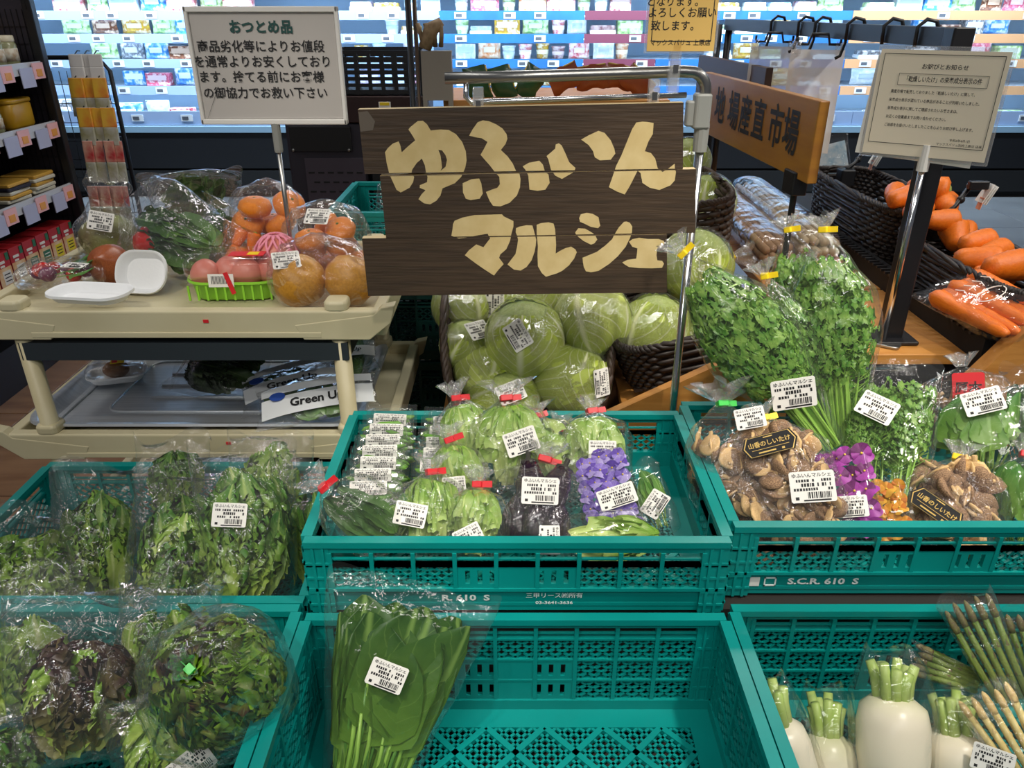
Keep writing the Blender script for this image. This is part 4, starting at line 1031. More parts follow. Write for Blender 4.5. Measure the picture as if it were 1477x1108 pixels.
def rib_loop(x0, x1, y0, y1): return [(x0, y0, 0), (x1, y0, 0), (x1, y1, 0), (x0, y1, 0)]
for (x0, x1, y0, y1) in ((-.30, .30, -.185, .185), (-.22, .22, -.13, .13)):
    pts = []
    for cx, cy, sx, sy, a0 in ((x1, y1, 1, 1, 0), (x0, y1, -1, 1, 1), (x0, y0, -1, -1, 2), (x1, y0, 1, -1, 3)):
        for k in range(5):
            t = (a0 + k/4)*PI/2; pts.append((cx - sx*.03 + math.cos(t)*.03, cy - sy*.03 + math.sin(t)*.03, .0025))
    MB().tube(pts, .003, STEEL, 6, closed=True).obj('pressed_rib', stt, True)
for k in range(3): MB().tube([(-.15, -.06 + .06*k, .0022), (.15, -.06 + .06*k, .0022)], .0025, STEEL, 6).obj('pressed_rib', stt, True)

def foam_tray(name, label, M, w, d, h, cat='tray'):
    t = thing(name, label, cat, M=M); pan(w, d, h, .012, FOAM).obj('foam_tray', t, True, auto=50); return t
def ball(mb, c, r, m, sq=(1, 1, 1), n=18, seed=0, jit=.003):
    prof = [(max(.0005, r*math.sin(PI*i/10)), -r*math.cos(PI*i/10)) for i in range(11)]
    return mb.lathe(prof, m, n, T(*c) @ S(*sq), jit=jit, seed=seed)
ORANGE = mat('tangerine_peel', '#ea8c1c', .38, var='#e27d14', scale=16, bump=.35, bscale=190)
NASHI = mat('yellow_pear_skin', '#c88f2a', .4, var='#b57d22', scale=22, bump=.12, bscale=120)
ONION = mat('onion_skin', '#a3572c', .35, var='#8a4522', scale=9, stretch=(6, 6, .8))
PEPPER = mat('red_pepper_skin', '#c3271d', .2, coat=.5); KABO = mat('squash_skin', '#6a5836', .5, var='#7f8a3c', scale=10)
PINKN = mat('pink_foam_net', '#e58ea2', .6); PINKM = mat('pink_fruit', '#d98878', .4, var='#c97264', scale=14)
ROOT = mat('sweet_potato_skin', '#7c3a34', .5, var='#92504a', scale=20); BROWN = mat('brown_tuber', '#8a5f3c', .6, var='#6f4a2e', scale=26, bump=.3)
LIME = mat('lime_tray', '#8fd23a', .35); CALY = mat('calyx', '#6b7a3a', .6)
TZ = .9675                                                   # floor of the top tier
def fruit(kind):
    mb = MB()
    if kind == 'tangerine':
        mb.lathe([(.002, -.30), (.2, -.29), (.40, -.2), (.5, 0), (.42, .2), (.24, .30), (.08, .305), (.03, .28)], ORANGE, 20); mb.lathe([(.05, .285), (.03, .31), (.004, .315)], CALY, 6)
    elif kind == 'pear':
        mb.lathe([(.04, -.40), (.2, -.43), (.40, -.3), (.5, 0), (.42, .28), (.24, .40), (.08, .39), (.02, .34)], NASHI, 22); mb.lathe([(.06, -.40), (.03, -.43), (.004, -.42)], CALY, 6)
    elif kind == 'onion':
        mb.lathe([(.02, -.44), (.22, -.42), (.45, -.22), (.5, 0), (.40, .26), (.18, .42), (.07, .55), (.04, .66)], ONION, 18, jit=.01)
    return mb.mesh(kind, True)
FR = {k: fruit(k) for k in ('tangerine', 'pear', 'onion')}
def fruit_bag(label, c, kind, spots, q, w, d, h, seed, lab=None, yaw=0):
    """fruit laid loose in a clear bag; spots = (x, y, z) inside the bag"""
    t = thing(kind + '_bag', label, 'fruit bag', c); r = random.Random(seed); t.rotation_euler.z = math.radians(yaw)
    for (x, y, z) in spots: link(kind, FR[kind], t, T(x, y, z) @ R('Z', r.uniform(0, 360)) @ R('X', r.uniform(-60, 60)) @ S(q, q, q))
    mb = MB(); vs = []; n = 34; m = 18
    for j in range(m):
        f = j/(m-1); k = math.sin(PI*min(.97, .1 + f*.9))**.35 if f < .9 else (1-f)*4+.15
        for i in range(n):
            a = 2*PI*i/n; x = w/2*k*math.copysign(abs(math.cos(a))**.7, math.cos(a)); y = d/2*k*math.copysign(abs(math.sin(a))**.7, math.sin(a))
            p = V((x, y, f*h)); s_ = 1 + .10*noise.noise(p*30 + V((seed, 0, 0)))
            vs.append((x*s_, y*s_, max(.001, f*h*(1+.06*noise.noise(p*40+V((0, seed, 0))))) if j else .001))
    mb.add(vs, [(j*n+i, j*n+(i+1) % n, (j+1)*n+(i+1) % n, (j+1)*n+i) for j in range(m-1) for i in range(n)] + [tuple(range(n-1, -1, -1)), tuple((m-1)*n+i for i in range(n))], FILMX)
    mb.obj('plastic_bag', t, True)
    if lab: link('price_label', LAB[2], t, T(*lab[0]) @ R('Z', lab[1]) @ R('X', -50) @ S(1, 1, 1))
    return t
def at(px, py, z=TZ): return UZ(px, py, z)
GT = 'reduced fruit bags on the trolley'
def ground(px, py): p = at(px, py); return (p.x, p.y, TZ)
fruit_bag('clear bag of two big yellow brown pears on the trolley corner', U(470, 433, 1.46).xy.to_3d() + V((0, 0, TZ)), 'pear', [(-.045, -.012, .052), (.055, -.006, .052)], .105, .215, .13, .14, 1, ((-.06, -.03, .10), 20))
fruit_bag('plump clear bag of tangerines behind the yellow pears', (-.400, 1.62, TZ), 'tangerine', [(-.04, -.04, .03), (.035, -.045, .03), (.0, .03, .03), (-.055, .02, .03), (.06, .02, .035), (-.03, -.02, .075), (.035, -.01, .078), (0, .02, .11), (-.02, -.05, .10), (.04, -.03, .115)], .068, .19, .16, .17, 2, ((.0, -.05, .15), -10))
fruit_bag('clear bag of tangerines behind the pink netted fruit and sign post', (-.545, 1.71, TZ), 'tangerine', [(-.05, -.02, .033), (.04, -.02, .033), (-.01, .03, .036), (-.045, -.01, .10), (.03, -.01, .10), (0, .03, .09), (-.02, -.02, .14), (.05, .0, .14)], .075, .18, .12, .20, 3)
pk = thing('netted_fruit', 'round fruit in a pink foam net leaning by the sign post', 'fruit', (-.492, 1.565, TZ + .004))
ball(MB(), (0, 0, .055), .045, PINKM, (1, 1, 1.15)).obj('fruit', pk, True)
nm_ = MB()
for k in range(11):
    for sgn in (1, -1):
        nm_.tube([(math.cos(2*PI*k/11 + sgn*1.6*f)*.0485*math.sin(PI*(.08+.84*f)), math.sin(2*PI*k/11 + sgn*1.6*f)*.0485*math.sin(PI*(.08+.84*f)), .055 - .0565*math.cos(PI*(.08+.84*f))) for f in [q/10 for q in range(11)]], .0026, PINKN, 5)
stuff(nm_.obj('foam_net', pk, True))
# lime punnet
pn = thing('fruit_punnet', 'lime green punnet of pink fruit under a clear lid with red tape and barcode', 'punnet', M=T(*(at(338, 434) + V((0, .04, .002)))) @ R('Z', 2))
pan(.185, .11, .042, .01, LIME).obj('tray', pn, True, auto=40)
for k in range(10): MB().box((-.082 + k*.018, -.0575, .021), (.004, .003, .03), LIME).obj('rib', pn)
for i in range(4): ball(MB(), (-.06 + i*.042, -.01 + .02*(i % 2), .045), .031, PINKM, seed=i).obj('fruit', pn, True)
MB().rbox((0, 0, .066), (.185, .11, .04), .02, CLAM).obj('lid', pn, True)
bl = MB().box((.0, 0, 0), (.05, .0008, .026), PAPER)
for i in range(14): bl.box((-.018 + i*.0026, -.0006, .001), (.0012, .0004, .016), INK)
bl.obj('price_label', pn, M=T(-.015, -.058, .047) @ R('X', -8)); MB().box((0, 0, 0), (.009, .001, .045), RED).obj('red_tape', pn, M=T(.002, -.0605, .042) @ R('X', -8) @ R('Y', -18))
MB().box((0, 0, 0), (.07, .03, .001), RED).box((.012, 0, .0007), (.022, .02, .0006), YEL).obj('top_label', pn, M=T(.03, -.01, .0875))
# foam trays, onion, pepper, squash, packed radishes
foam_tray('foam_tray', 'empty white foam tray lying flat over the trolley front edge', T(*(U(133, 432, 1.405).xy.to_3d() + V((0, 0, .997)))) @ R('Z', -8), .155, .085, .018)
foam_tray('foam_tray', 'empty white foam tray propped on edge before the leafy greens', T(*(at(196, 434) + V((0, .055, .042)))) @ R('Z', -6) @ R('X', 62) @ T(0, .0, -.012), .105, .085, .022)
for nm, lab, px, py, q, dy in (('onion', 'brown onion lying between the packed radishes and the upright foam tray', 146, 428, .088, .06),):
    o = link(nm, FR['onion'], None, T(*(at(px, py) + V((0, dy, .050)))) @ R('X', 60) @ S(q, q, q)); tag(o, lab, 'vegetable')
o = MB().lathe([(.002, 0), (.022, .004), (.034, .03), (.036, .06), (.030, .08), (.012, .078), (.004, .070)], PEPPER, 20, lobes=4, lob=.10)
o.tube([(0, 0, .07), (.003, 0, .09), (.01, 0, .10)], .005, STEMG, 7)
o = o.obj('bell_pepper', None, True, M=T(*(at(170, 418) + V((0, .12, .062)))) @ R('Y', 78)); tag(o, 'shiny red pepper lying behind the brown onion on the trolley', 'vegetable')
rp = thing('radish_pack', 'clear pack of red radishes and purple leaves at the outer trolley corner', 'pack', M=T(*(at(84, 432) + V((0, .05, .012)))) @ R('Z', 12))
pan(.17, .12, .02, .01, CLAM).obj('clear_tray', rp, True)
rr_ = random.Random(3)
for i in range(9): ball(MB(), (rr_.uniform(-.06, .06), rr_.uniform(-.04, .03), .022 + rr_.uniform(0, .018)), .015, PEPPER if i % 2 else mat('purple_radish', '#6d2346', .35), seed=i).obj('radish', rp, True)
for i in range(6): link('leaf', LV['komatsuna'][i % 3], rp, T(rr_.uniform(-.05, 0), rr_.uniform(-.04, .04), .03) @ R('Z', rr_.uniform(60, 120)) @ R('X', 80) @ S(.07, .07, .09))
MB().rbox((0, 0, .032), (.17, .12, .036), .018, FILMX).obj('lid_film', rp, True); link('price_label', LAB[3], rp, T(.03, -.03, .052) @ R('X', -88) @ R('Y', 20) @ S(.9, 1, .8))
kb = thing('squash_bag', 'mottled squash in a clear bag whose loop top stands up, label on it', 'vegetable bag', M=T(*(at(128, 398) + V((0, .12, .0)))))
ball(MB(), (0, 0, .055), .062, KABO, (1.05, 1, .85), 22, 5, .004).obj('squash', kb, True)
link('plastic_bag', film_mesh(.20, .15, .13, [(0, .5, .5), (.1, .9, .9), (.4, 1, 1), (.6, .65, .5), (.72, .5, .2), (.88, .75, .2), (1, .55, .06)], 9, FILMX, 1.4), kb, R('Y', 8))
link('price_label', LAB[0], kb, T(.028, -.07, .11) @ R('X', -25) @ R('Y', 10) @ S(1.1, 1, 1.1))
GG = 'reduced greens on the trolley'
Bag('greens_bag', 'large clear bag of dark bok choy lying towards the trolley edge', at(300, 428) + V((0, .10, .05)), U(185, 312, 1.68), .21, .12, [(0, .5, .6), (.1, .75, .9), (.4, .95, 1), (.7, 1.05, .9), (.9, 1.05, .4), (1, 1.05, .06)], group=GG, seed=81, film_=FILMX, crease=1.8).leaves('dark', 16, hi=.85, spread=22, wide=1.5).leaves('komatsuna', 8, hi=.7, spread=22, wide=1.4)
Bag('greens_bag', 'clear bag of dark spinach lying at the very back of the trolley', at(285, 345) + V((0, .03, .06)), U(275, 250, 1.80), .21, .10, [(0, .8, .7), (.1, .95, .9), (.4, 1, 1), (.7, 1.02, .8), (.9, 1.05, .35), (1, 1.08, .06)], group=GG, seed=82, film_=FILMX, crease=1.8).leaves('spinach', 20, lo=.0, hi=.75, spread=30, wide=1.8)
Bag('herb_bag', 'clear bag of dark herbs with a red ribbon between greens and tangerines', at(345, 390) + V((0, .06, .05)), U(285, 322, 1.66), .13, .09, OPEN, group=GG, seed=83, film_=FILMX, crease=1.6).sprigs(16, meshes=SPRD).leaves('dark', 6, wide=1.4)
cb = Bag('carrot_bag', 'clear bag of small orange carrots behind the lime punnet', at(385, 400) + V((0, .04, .035)), U(315, 348, 1.60), .09, .07, OPEN, group=GG, seed=84, film_=FILMX)
CARM = mat('carrot_skin', '#ee7d1f', .38, var='#e36f14', scale=14, bump=.25, bscale=50)
def carrot(seed):
    r = random.Random(seed); pr = []
    for i in range(13):
        f = i/12; rad = .5*(1-.42*f**1.6)*(1 if f < .93 else .62) * (.62 if i == 0 else 1); pr.append((max(.02, rad*(1+.03*math.sin(f*31+seed))), .5*5.2*(f-.5)*-1*.4))
    mb = MB(); mb.lathe(pr[::-1], CARM, 14, jit=.02, seed=seed); mb.lathe([(.22, .52*1), (.14, .56), (.04, .58)], mat('carrot_crown', '#8c9a4a', .6), 8); return mb.mesh('carrot', True)
CAR = [carrot(k) for k in range(3)]
for i in range(7):
    p = cb.inside(.12 + .1*i, (-.5, .5)[i % 2], -.3 + .3*(i % 3)); link('carrot', CAR[i % 3], cb.t, T(*p) @ R('Y', 60 + i*9) @ S(.03, .03, .04))
# middle tier
ft = foam_tray('tuber_tray', 'white foam tray with one wrapped brown tuber on the steel tray', T(*UZ(171, 547, .7215)) @ R('Z', 16), .125, .075, .02)
ball(MB(), (0, 0, .026), .024, BROWN, (1.25, .9, .85), seed=4).obj('tuber', ft, True)
MB().box((0, 0, 0), (.03, .018, .001), YEL).box((-.006, 0, .0006), (.012, .014, .0005), RED).obj('price_label', ft, M=T(.008, -.004, .0475) @ R('X', 12)); MB().rbox((0, 0, .028), (.125, .075, .026), .02, FILMX).obj('cling_film', ft, True)
Bag('kale_bag', 'bunch of very dark curly kale lying at the back of the steel tray', UZ(378, 540, .76), UZ(262, 520, .775), .17, .075, OPEN, group=GG, seed=85, front=V((0, -.5, 1))).leaves('kale', 26, lo=0, hi=.8, spread=60)
GB = 'printed salad bags on the steel tray'
def salad(label, a, b_, w, seed, tx, roll, size=.030):
    g = Bag('salad_bag', label, a, b_, w, .034, [(0, 1.02, .06), (.08, 1, .5), (.3, .95, 1), (.7, .95, 1), (.92, 1, .5), (1, 1.02, .06)], None, GB, seed=seed, film_=FILMX, crease=1.5, front=V((0, -.75, 1)))
    g.leaves('dark', 14, lo=.02, hi=.95, spread=8, wide=1.2)
    bd = MB(); wp = mat('white_printed_film', '#e4e8ea', .3, coat=.3)
    for k, zz in enumerate((.38, .78)):
        n = 10; vs = []
        for i in range(n+1):
            u = i/n*2-1
            for dz in (-.5, .5): vs.append((u*w*.46, -.020*max(.15, (1-abs(u)**2.4))**.5 - .001, g.L*zz + dz*(.052 if k == 0 else .02)))
        bd.add(vs, [(2*i, 2*i+2, 2*i+3, 2*i+1) for i in range(n)], wp)
    o = bd.obj('printed_band', g.t, True)
    tm = text_mesh('Green Up', size, INK, bold=.03); link('lettering', tm, o, T(0, -.0225, g.L*.38) @ R('X', 90) @ S(.9, 1, 1))
    ov = MB(); ov.lathe([(.016, 0), (.016, .0008), (.002, .001)], mat('blue_oval', '#2d4da0', .4), 18, T(-w*.32, -.020, g.L*.60) @ R('X', 90) @ S(1, .7, 1)); ov.obj('blue_emblem', o)
    g.t.matrix_world = g.t.matrix_world @ R('Y', -roll)
    return g
salad('printed salad bag at the back of the steel tray, by the trolley leg', UZ(500, 545, .742), UZ(500, 480, .755), .15, 86, 0, 0, .022)
salad('printed salad bag lying across the middle of the steel tray', UZ(430, 583, .738), UZ(440, 522, .770), .23, 87, 0, 14)
salad('printed salad bag at the front lip, reaching past the trolley end', UZ(462, 606, .742), UZ(470, 548, .785), .25, 88, 0, 10)
# bottom tier
bt = thing('sweet_potato_pack', 'film wrapped tray of red brown sweet potatoes on the lowest trolley tier', 'pack', (-.78, 1.56, .409))
pan(.30, .22, .03, .012, STEEL).obj('pan', bt, True, auto=40)
for i in range(6): ball(MB(), (-.09 + .036*i, (-.03, .04)[i % 2], .045), .032, ROOT, (.9, 1.9, .8), seed=i).obj('sweet_potato', bt, True)
MB().rbox((0, 0, .05), (.29, .21, .06), .03, FILMX).obj('cling_film', bt, True)
cbx = thing('cardboard_box', 'small brown cardboard box on the lowest trolley tier', 'box', (-.42, 1.58, .409)); CARD = mat('cardboard', '#b98a58', .8, var='#ac7d4c', scale=6)
for c_, s_ in (((0, 0, .006), (.16, .2, .008)), ((0, -.098, .09), (.16, .005, .16)), ((0, .098, .09), (.16, .005, .16)), ((-.078, 0, .09), (.005, .19, .16)), ((.078, 0, .09), (.005, .19, .16))): MB().box(c_, s_, CARD).obj('panel', cbx)
# greens and oranges in the top dark crate
zc = .012 + 4*.207 + .02
Bag('greens_bag', 'loose bag of greens in the topmost crate behind the trolley', (-.30, 2.06, zc), (-.25, 2.14, zc+.19), .22, .14, OPEN, group=GG, seed=89).leaves('dark', 14, wide=1.4)
fruit_bag('small bag of oranges in the topmost crate behind the plank sign', (-.10, 2.08, zc), 'tangerine', [(-.05, 0, .035), (.04, 0, .035), (0, .04, .09), (-.04, -.02, .10), (.04, -.01, .12)], .075, .18, .14, .17, 5)
# ------------------------------------------------------------------ panel sign on the trolley
XZ = R('X', 90)
def post(mb, a, b, r, m, n=12): return mb.tube([a, b], r, m, n)
YS = 1.62
def pz(py, Y): return U(738, py, Y).z
def sign_text(parent, o, rows, Y, m=INK):
    for body, px, py, size, kw in rows:
        p = U(px, py, Y); text(body, size, kw.pop('m', m), parent, T(p.x - o[0], p.y - o[1], p.z - o[2]) @ XZ, **kw)
ps = thing('shop_sign', 'white framed card sign on a slim post standing on the trolley', 'sign', (-.476, YS, TZ))
zt, zb = pz(9, YS) - TZ, pz(179, YS) - TZ; wd = .293; hh = zt - zb; mzz = (zt+zb)/2
BOARDW = mat('sign_card', '#bdb8b3', .55)
MB().rbox((0, .004, 0), (wd, .008, hh), .006, WHITEP, T(0, 0, mzz)).obj('back_board', ps)
fr = MB()
for sx in (-1, 1): fr.rbox((sx*(wd/2-.004), -.003, mzz), (.008, .010, hh), .003, WHITEP)
for sz in (-1, 1): fr.rbox((0, -.003, mzz + sz*(hh/2-.005)), (wd, .010, .010), .003, WHITEP)
fr.obj('frame', ps); MB().box((0, -.001, mzz), (wd-.018, .002, hh-.022), BOARDW).obj('card', ps)
cardo = ps.children[-1]
sign_text(cardo, (-.476, YS, TZ), [
    ('おつとめ品', 376, 40, .0245, dict(m=INKG, bold=.035)), ('商品劣化等によりお値段', 376, 68, .0224, dict(bold=.012)), ('を通常よりお安くしており', 379, 90, .0224, dict(bold=.012)),
    ('ます。捨てる前にお客様', 377, 112, .0224, dict(bold=.012)), ('の御協力でお救い下さい', 383, 135, .0224, dict(bold=.012))], YS - .0040)
MB().lathe([(.008, -.05), (.009, -.045), (.009, .006), (.005, .01)], GREYP, 12, T(0, 0, zb-.005)).obj('post_socket', ps)
post(MB(), (0, 0, .006), (0, 0, zb-.04), .0048, SATIN).obj('post', ps, True); MB().lathe([(.05, 0), (.05, .004), (.012, .008), (.008, .02)], SATIN, 20).obj('foot', ps)

# ------------------------------------------------------------------ chrome stand with the hanging plank sign
YB = 1.30
st = thing('display_stand', 'chrome tube stand carrying the plank sign, bent over at the top', 'stand', (.33, 1.345, 0))
o = V((.33, 1.345, 0)); q = lambda px, py, Y=1.345: U(px, py, Y) - o
zt_ = U(1000, 104, 1.345).z
top = MB(); pts = [q(642, 113), q(800, 109), q(985, 103)]; p2 = q(1017, 140)
for k in range(6):
    t = (k+1)/6*PI/2; pts.append(V((p2.x - .03 + math.sin(t)*.03, 0, pts[2].z - .03 + math.cos(t)*.03)))
pts += [V((p2.x, 0, q(1017, 165).z))]
top.tube(pts, .0095, SATIN, 14).obj('top_tube', st, True)
lo_ = MB(); b0, b1 = q(690, 147, 1.34), q(990, 137, 1.34); lo_.tube([q(672, 116), q(672, 140), q(680, 148), b0, b1], .0045, CHROME, 10).obj('hang_bar', st, True)
pp = p2.x
MB().tube([(pp, 0, .02), (pp, 0, q(1017, 160).z)], .0075, CHROME, 14).obj('post', st, True)
jc = MB(); jz = q(1010, 160).z
jc.rbox((pp-.004, 0, jz), (.028, .030, .055), .006, GREYP); jc.rbox((pp-.022, 0, jz-.004), (.016, .020, .040), .005, GREYP); jc.lathe([(.012, -.045), (.013, 0)], GREYP, 12, T(pp, 0, jz-.02)); jc.obj('joint_clamp', st)
MB().rbox((pp, 0, .008), (.26, .056, .016), .02, SATIN).obj('foot_plate', st)

sg = thing('plank_sign', 'dark three plank wooden sign with big cream brush lettering', 'sign', U(738, 430, YB))
so = U(738, 430, YB); SW = lambda px, py, d=0: U(px, py, YB - d) - so
pl = [((516, 158), (986, 148), (985, 244), (526, 251)), ((548, 254), (1004, 244), (1003, 336), (557, 344)), ((522, 344), (962, 338), (962, 422), (531, 427))]
planks = []
for c4 in pl:
    f = [SW(*c, d=.009) for c in c4]; b = [SW(*c, d=.009) + V((0, .018, 0)) for c in c4]
    mb = MB(); mb.add(f + b, [(3, 2, 1, 0)], PLANK); mb.add(f + b, [(4, 5, 6, 7), (0, 1, 5, 4), (1, 2, 6, 5), (2, 3, 7, 6), (3, 0, 4, 7)], PLANKE)
    planks.append(mb.obj('plank', sg))
bt_ = MB()
for px in (600, 900): bt_.bar(SW(px, 165) + V((0, .016, 0)), SW(px, 418) + V((0, .016, 0)), .03, .012, PLANK, (0, 1, 0))
bt_.obj('back_batten', sg)
MB().add([SW(517, 162, .0096), SW(530, 160, .0096), SW(541, 175, .0096), SW(538, 188, .0096), SW(520, 190, .0096)], [(4, 3, 2, 1, 0)], mat('clear_tape_patch', '#6a6157', .25)).obj('tape_patch', planks[0])
z1 = lambda P: [(540 + x*.14895, 160 + y*.14896) for x, y in P]
z2 = lambda P: [(740 + x*.17603, 160 + y*.17606) for x, y in P]
z3 = lambda P: [(640 + x*.12187, 300 + y*.12182) for x, y in P]
z4 = lambda P: [(800 + x*.12187, 300 + y*.12182) for x, y in P]
GLY = [
 (z1([(330,180),(345,160),(420,98),(470,95),(510,130),(545,190),(640,180),(720,185),(790,225),(850,300),(885,390),(893,480),(880,550),(855,610),(840,640),(780,700),(660,750),(640,820),(600,870),(540,905),(480,895),(427,855),(455,810),(495,768),(440,745),(440,720),(510,690),(515,640),(500,600),(490,530),(460,462),(410,505),(365,570),(360,600),(385,640),(375,690),(340,745),(255,790),(215,765),(180,690),(145,610),(120,510),(103,400),(130,360),(180,315),(235,295),(250,330),(265,400),(330,340),(395,285),(370,240)]),
  z1([(620,378),(655,382),(690,430),(703,475),(690,540),(640,582),(655,550),(650,500),(640,430)])),
 (z1([(918,240),(950,180),(1000,110),(1050,92),(1110,100),(1180,130),(1240,170),(1280,225),(1288,270),(1270,320),(1225,378),(1290,440),(1340,510),(1375,590),(1405,610),(1415,660),(1410,740),(1380,820),(1310,890),(1220,925),(1150,920),(1115,870),(1080,785),(1130,765),(1190,745),(1215,710),(1210,640),(1165,590),(1120,530),(1075,480),(1028,425),(1060,370),(1095,300),(1040,265),(980,255)]), None),
 (z1([(855,700),(940,662),(1015,655),(1035,700),(1050,800),(1020,850),(930,865),(885,850),(858,790)]), None),
 (z2([(78,455),(130,425),(215,408),(245,440),(262,500),(290,520),(300,590),(265,645),(200,655),(135,645),(125,530),(100,480)]), None),
 (z2([(275,370),(345,310),(350,275),(375,265),(400,285),(430,350),(460,420),(512,468),(500,500),(400,558),(345,530),(310,480),(290,400)]), None),
 (z2([(558,235),(620,200),(700,163),(750,180),(800,240),(830,310),(838,350),(800,400),(710,405),(670,380),(655,330),(620,280)]), None),
 (z2([(1010,95),(1060,88),(1100,90),(1152,100),(1145,190),(1110,250),(1080,330),(1130,345),(1165,390),(1185,470),(1225,500),(1270,475),(1325,432),(1325,470),(1335,500),(1325,570),(1290,610),(1200,648),(1120,630),(1060,590),(1045,510),(1020,490),(1000,530),(960,610),(915,685),(850,660),(785,625),(815,540),(845,450),(890,360),(930,260),(975,150)]), None),
 (z3([(90,330),(105,250),(110,190),(130,150),(220,115),(360,85),(500,80),(690,75),(710,100),(825,155),(825,220),(800,310),(785,390),(740,490),(670,550),(655,590),(710,665),(650,730),(595,800),(500,740),(370,650),(250,560),(300,500),(385,432),(470,465),(550,360),(530,325),(520,305),(400,325),(270,352),(180,362)]), None),
 (z3([(855,240),(900,220),(980,205),(1050,208),(1065,260),(1085,340),(1095,380),(1090,440),(1075,520),(1040,620),(980,700),(910,742),(830,730),(755,670),(800,610),(850,545),(870,450),(880,380),(870,330),(852,290)]), None),
 (z3([(1100,200),(1150,180),(1240,170),(1300,185),(1318,250),(1325,340),(1330,440),(1325,540),(1373,510),(1443,475),(1508,458),(1558,490),(1575,525),(1543,600),(1483,680),(1403,745),(1340,775),(1210,815),(1160,770),(1115,690),(1110,560),(1115,450),(1100,300)]), None),
 (z4([(290,120),(310,75),(380,57),(450,70),(520,110),(530,170),(540,210),(515,240),(430,225),(350,185),(300,165)]), None),
 (z4([(243,290),(280,240),(360,245),(430,285),(475,315),(505,375),(470,420),(430,435),(340,390),(290,350),(255,320)]), None),
 (z4([(330,590),(390,565),(500,520),(600,445),(680,370),(710,310),(760,230),(820,165),(850,160),(890,175),(918,220),(915,290),(890,360),(840,460),(750,570),(650,660),(520,745),(430,762),(370,750),(345,700),(335,640)]), None),
 (z4([(880,400),(920,370),(1000,352),(1100,368),(1230,368),(1290,390),(1300,415),(1260,460),(1215,480),(1205,560),(1215,620),(1270,625),(1295,660),(1270,710),(1150,715),(1000,712),(880,700),(830,670),(800,645),(860,615),(965,600),(975,540),(980,480),(920,460)]), None)]
def glyph(outer, hole):
    """painted character, cut where the planks part"""
    pts = [[SW(x, y, .0096) for x, y in outer]] + ([[SW(x, y, .0096) for x, y in hole]] if hole else [])
    tri = tessellate_polygon(pts); vs = [p for q_ in pts for p in q_]
    for k, c4 in enumerate(pl):
        bm = bmesh.new(); bv = [bm.verts.new(v) for v in vs]
        for t in tri:
            try: bm.faces.new([bv[i] for i in t])
            except ValueError: pass
        a, b, c, d = [SW(*p_, d=.0096) for p_ in c4]
        for (m_, n_, up) in ((a, b, 1), (d, c, -1)):
            e = (n_ - m_).normalized(); nrm = V((-e.z, 0, e.x))*up
            bmesh.ops.bisect_plane(bm, geom=bm.verts[:] + bm.edges[:] + bm.faces[:], plane_co=m_ - nrm*.0009, plane_no=nrm, clear_outer=True)
        if bm.faces:
            for f in bm.faces:
                f.normal_update()
                if f.normal.y > 0: f.normal_flip()
            me = bpy.data.meshes.new('painted_character'); bm.to_mesh(me); me.materials.append(CREAMINK); link('painted_character', me, planks[k])
        bm.free()
for g_ in GLY: glyph(*g_)
# clear clips
def clip(label, M, h=.045):
    t = thing('clear_clip', label, 'clip', group='clear clips of the stand', M=M); a = MB(); a.rbox((0, -.006, 0), (.017, .005, h), .003, ACRYL); a.rbox((0, .010, 0), (.017, .005, h), .003, ACRYL)
    a.obj('jaw', t); MB().tube([(-.0085, .002, .004), (.0085, .002, .004)], .0055, ACRYL, 10).obj('spring', t); MB().box((0, -.0095, -.002), (.008, .003, .012), SATIN).obj('metal_catch', t)
clip('clear clip gripping the plank sign below the bent tube end with hook', T(*U(690, 148, 1.307)) )
clip('clear clip gripping the plank sign beside the yellow paper clip', T(*U(943, 136, 1.307)))
clip('long clear clip that holds up the yellow paper notice', T(*U(973, 97, 1.318)), .075)
yp = thing('paper_notice', 'yellow handwritten paper notice clipped above the plank sign', 'notice', U(981, 72, 1.31))
yo = U(981, 72, 1.31); yw = (U(1030, 60, 1.31) - U(933, 60, 1.31)).x
MB().box((0, .001, .075), (yw*1.08, .0012, .16), ACRYL).obj('sleeve', yp); yc = MB().box((0, 0, .072), (yw, .001, .148), TAN).obj('paper', yp)
ln = MB()
for sx in (-1, 1): ln.box((sx*yw*.44, -.0008, .08), (.0012, .0006, .135), INK)
ln.box((0, -.0008, .0125), (yw*.88, .0006, .0012), INK); ln.obj('ruled_border', yc)
for body, px, py, s_ in (('となります。', 974, 3, .0148), ('よろしくお願い', 984, 19, .0152), ('致します。', 974, 38, .0152), ('マックスバリュ 上原店', 981, 62, .0092)):
    p = U(px, py, 1.31) - yo; text(body, s_, INK, yc, T(p.x, -.0009, p.z) @ XZ, bold=.01)

# ------------------------------------------------------------------ white notice panel at the wooden rack
ql, qr = 1.60, 1.47
BL, BR, TL = U(1240, 216, ql), U(1421, 250, qr), U(1275, 53, ql)
TL = V((BL.x, BL.y, U(1275, 53, BL.y).z)); u_ = (BR-BL); u_.z = 0; Wn = u_.length; u_.normalize(); Hn = TL.z - BL.z - .004; n_ = u_.cross(V((0, 0, 1)))
Mn = Matrix((u_, -n_, V((0, 0, 1)))).transposed().to_4x4(); Mn.translation = BL + V((0, 0, -.01))
npn = thing('notice_panel', 'clear framed white notice on a slim chrome post by the carrots', 'sign', M=Mn)
NP = mat('notice_paper', '#e9ddc6', .6)
MB().rbox((Wn/2, 0, Hn/2), (Wn, .006, Hn), .003, ACRYL).obj('acrylic_holder', npn); pa = MB().box((Wn/2, -.0038, Hn/2), (Wn-.012, .0008, Hn-.014), NP).obj('paper', npn)
e = MB()
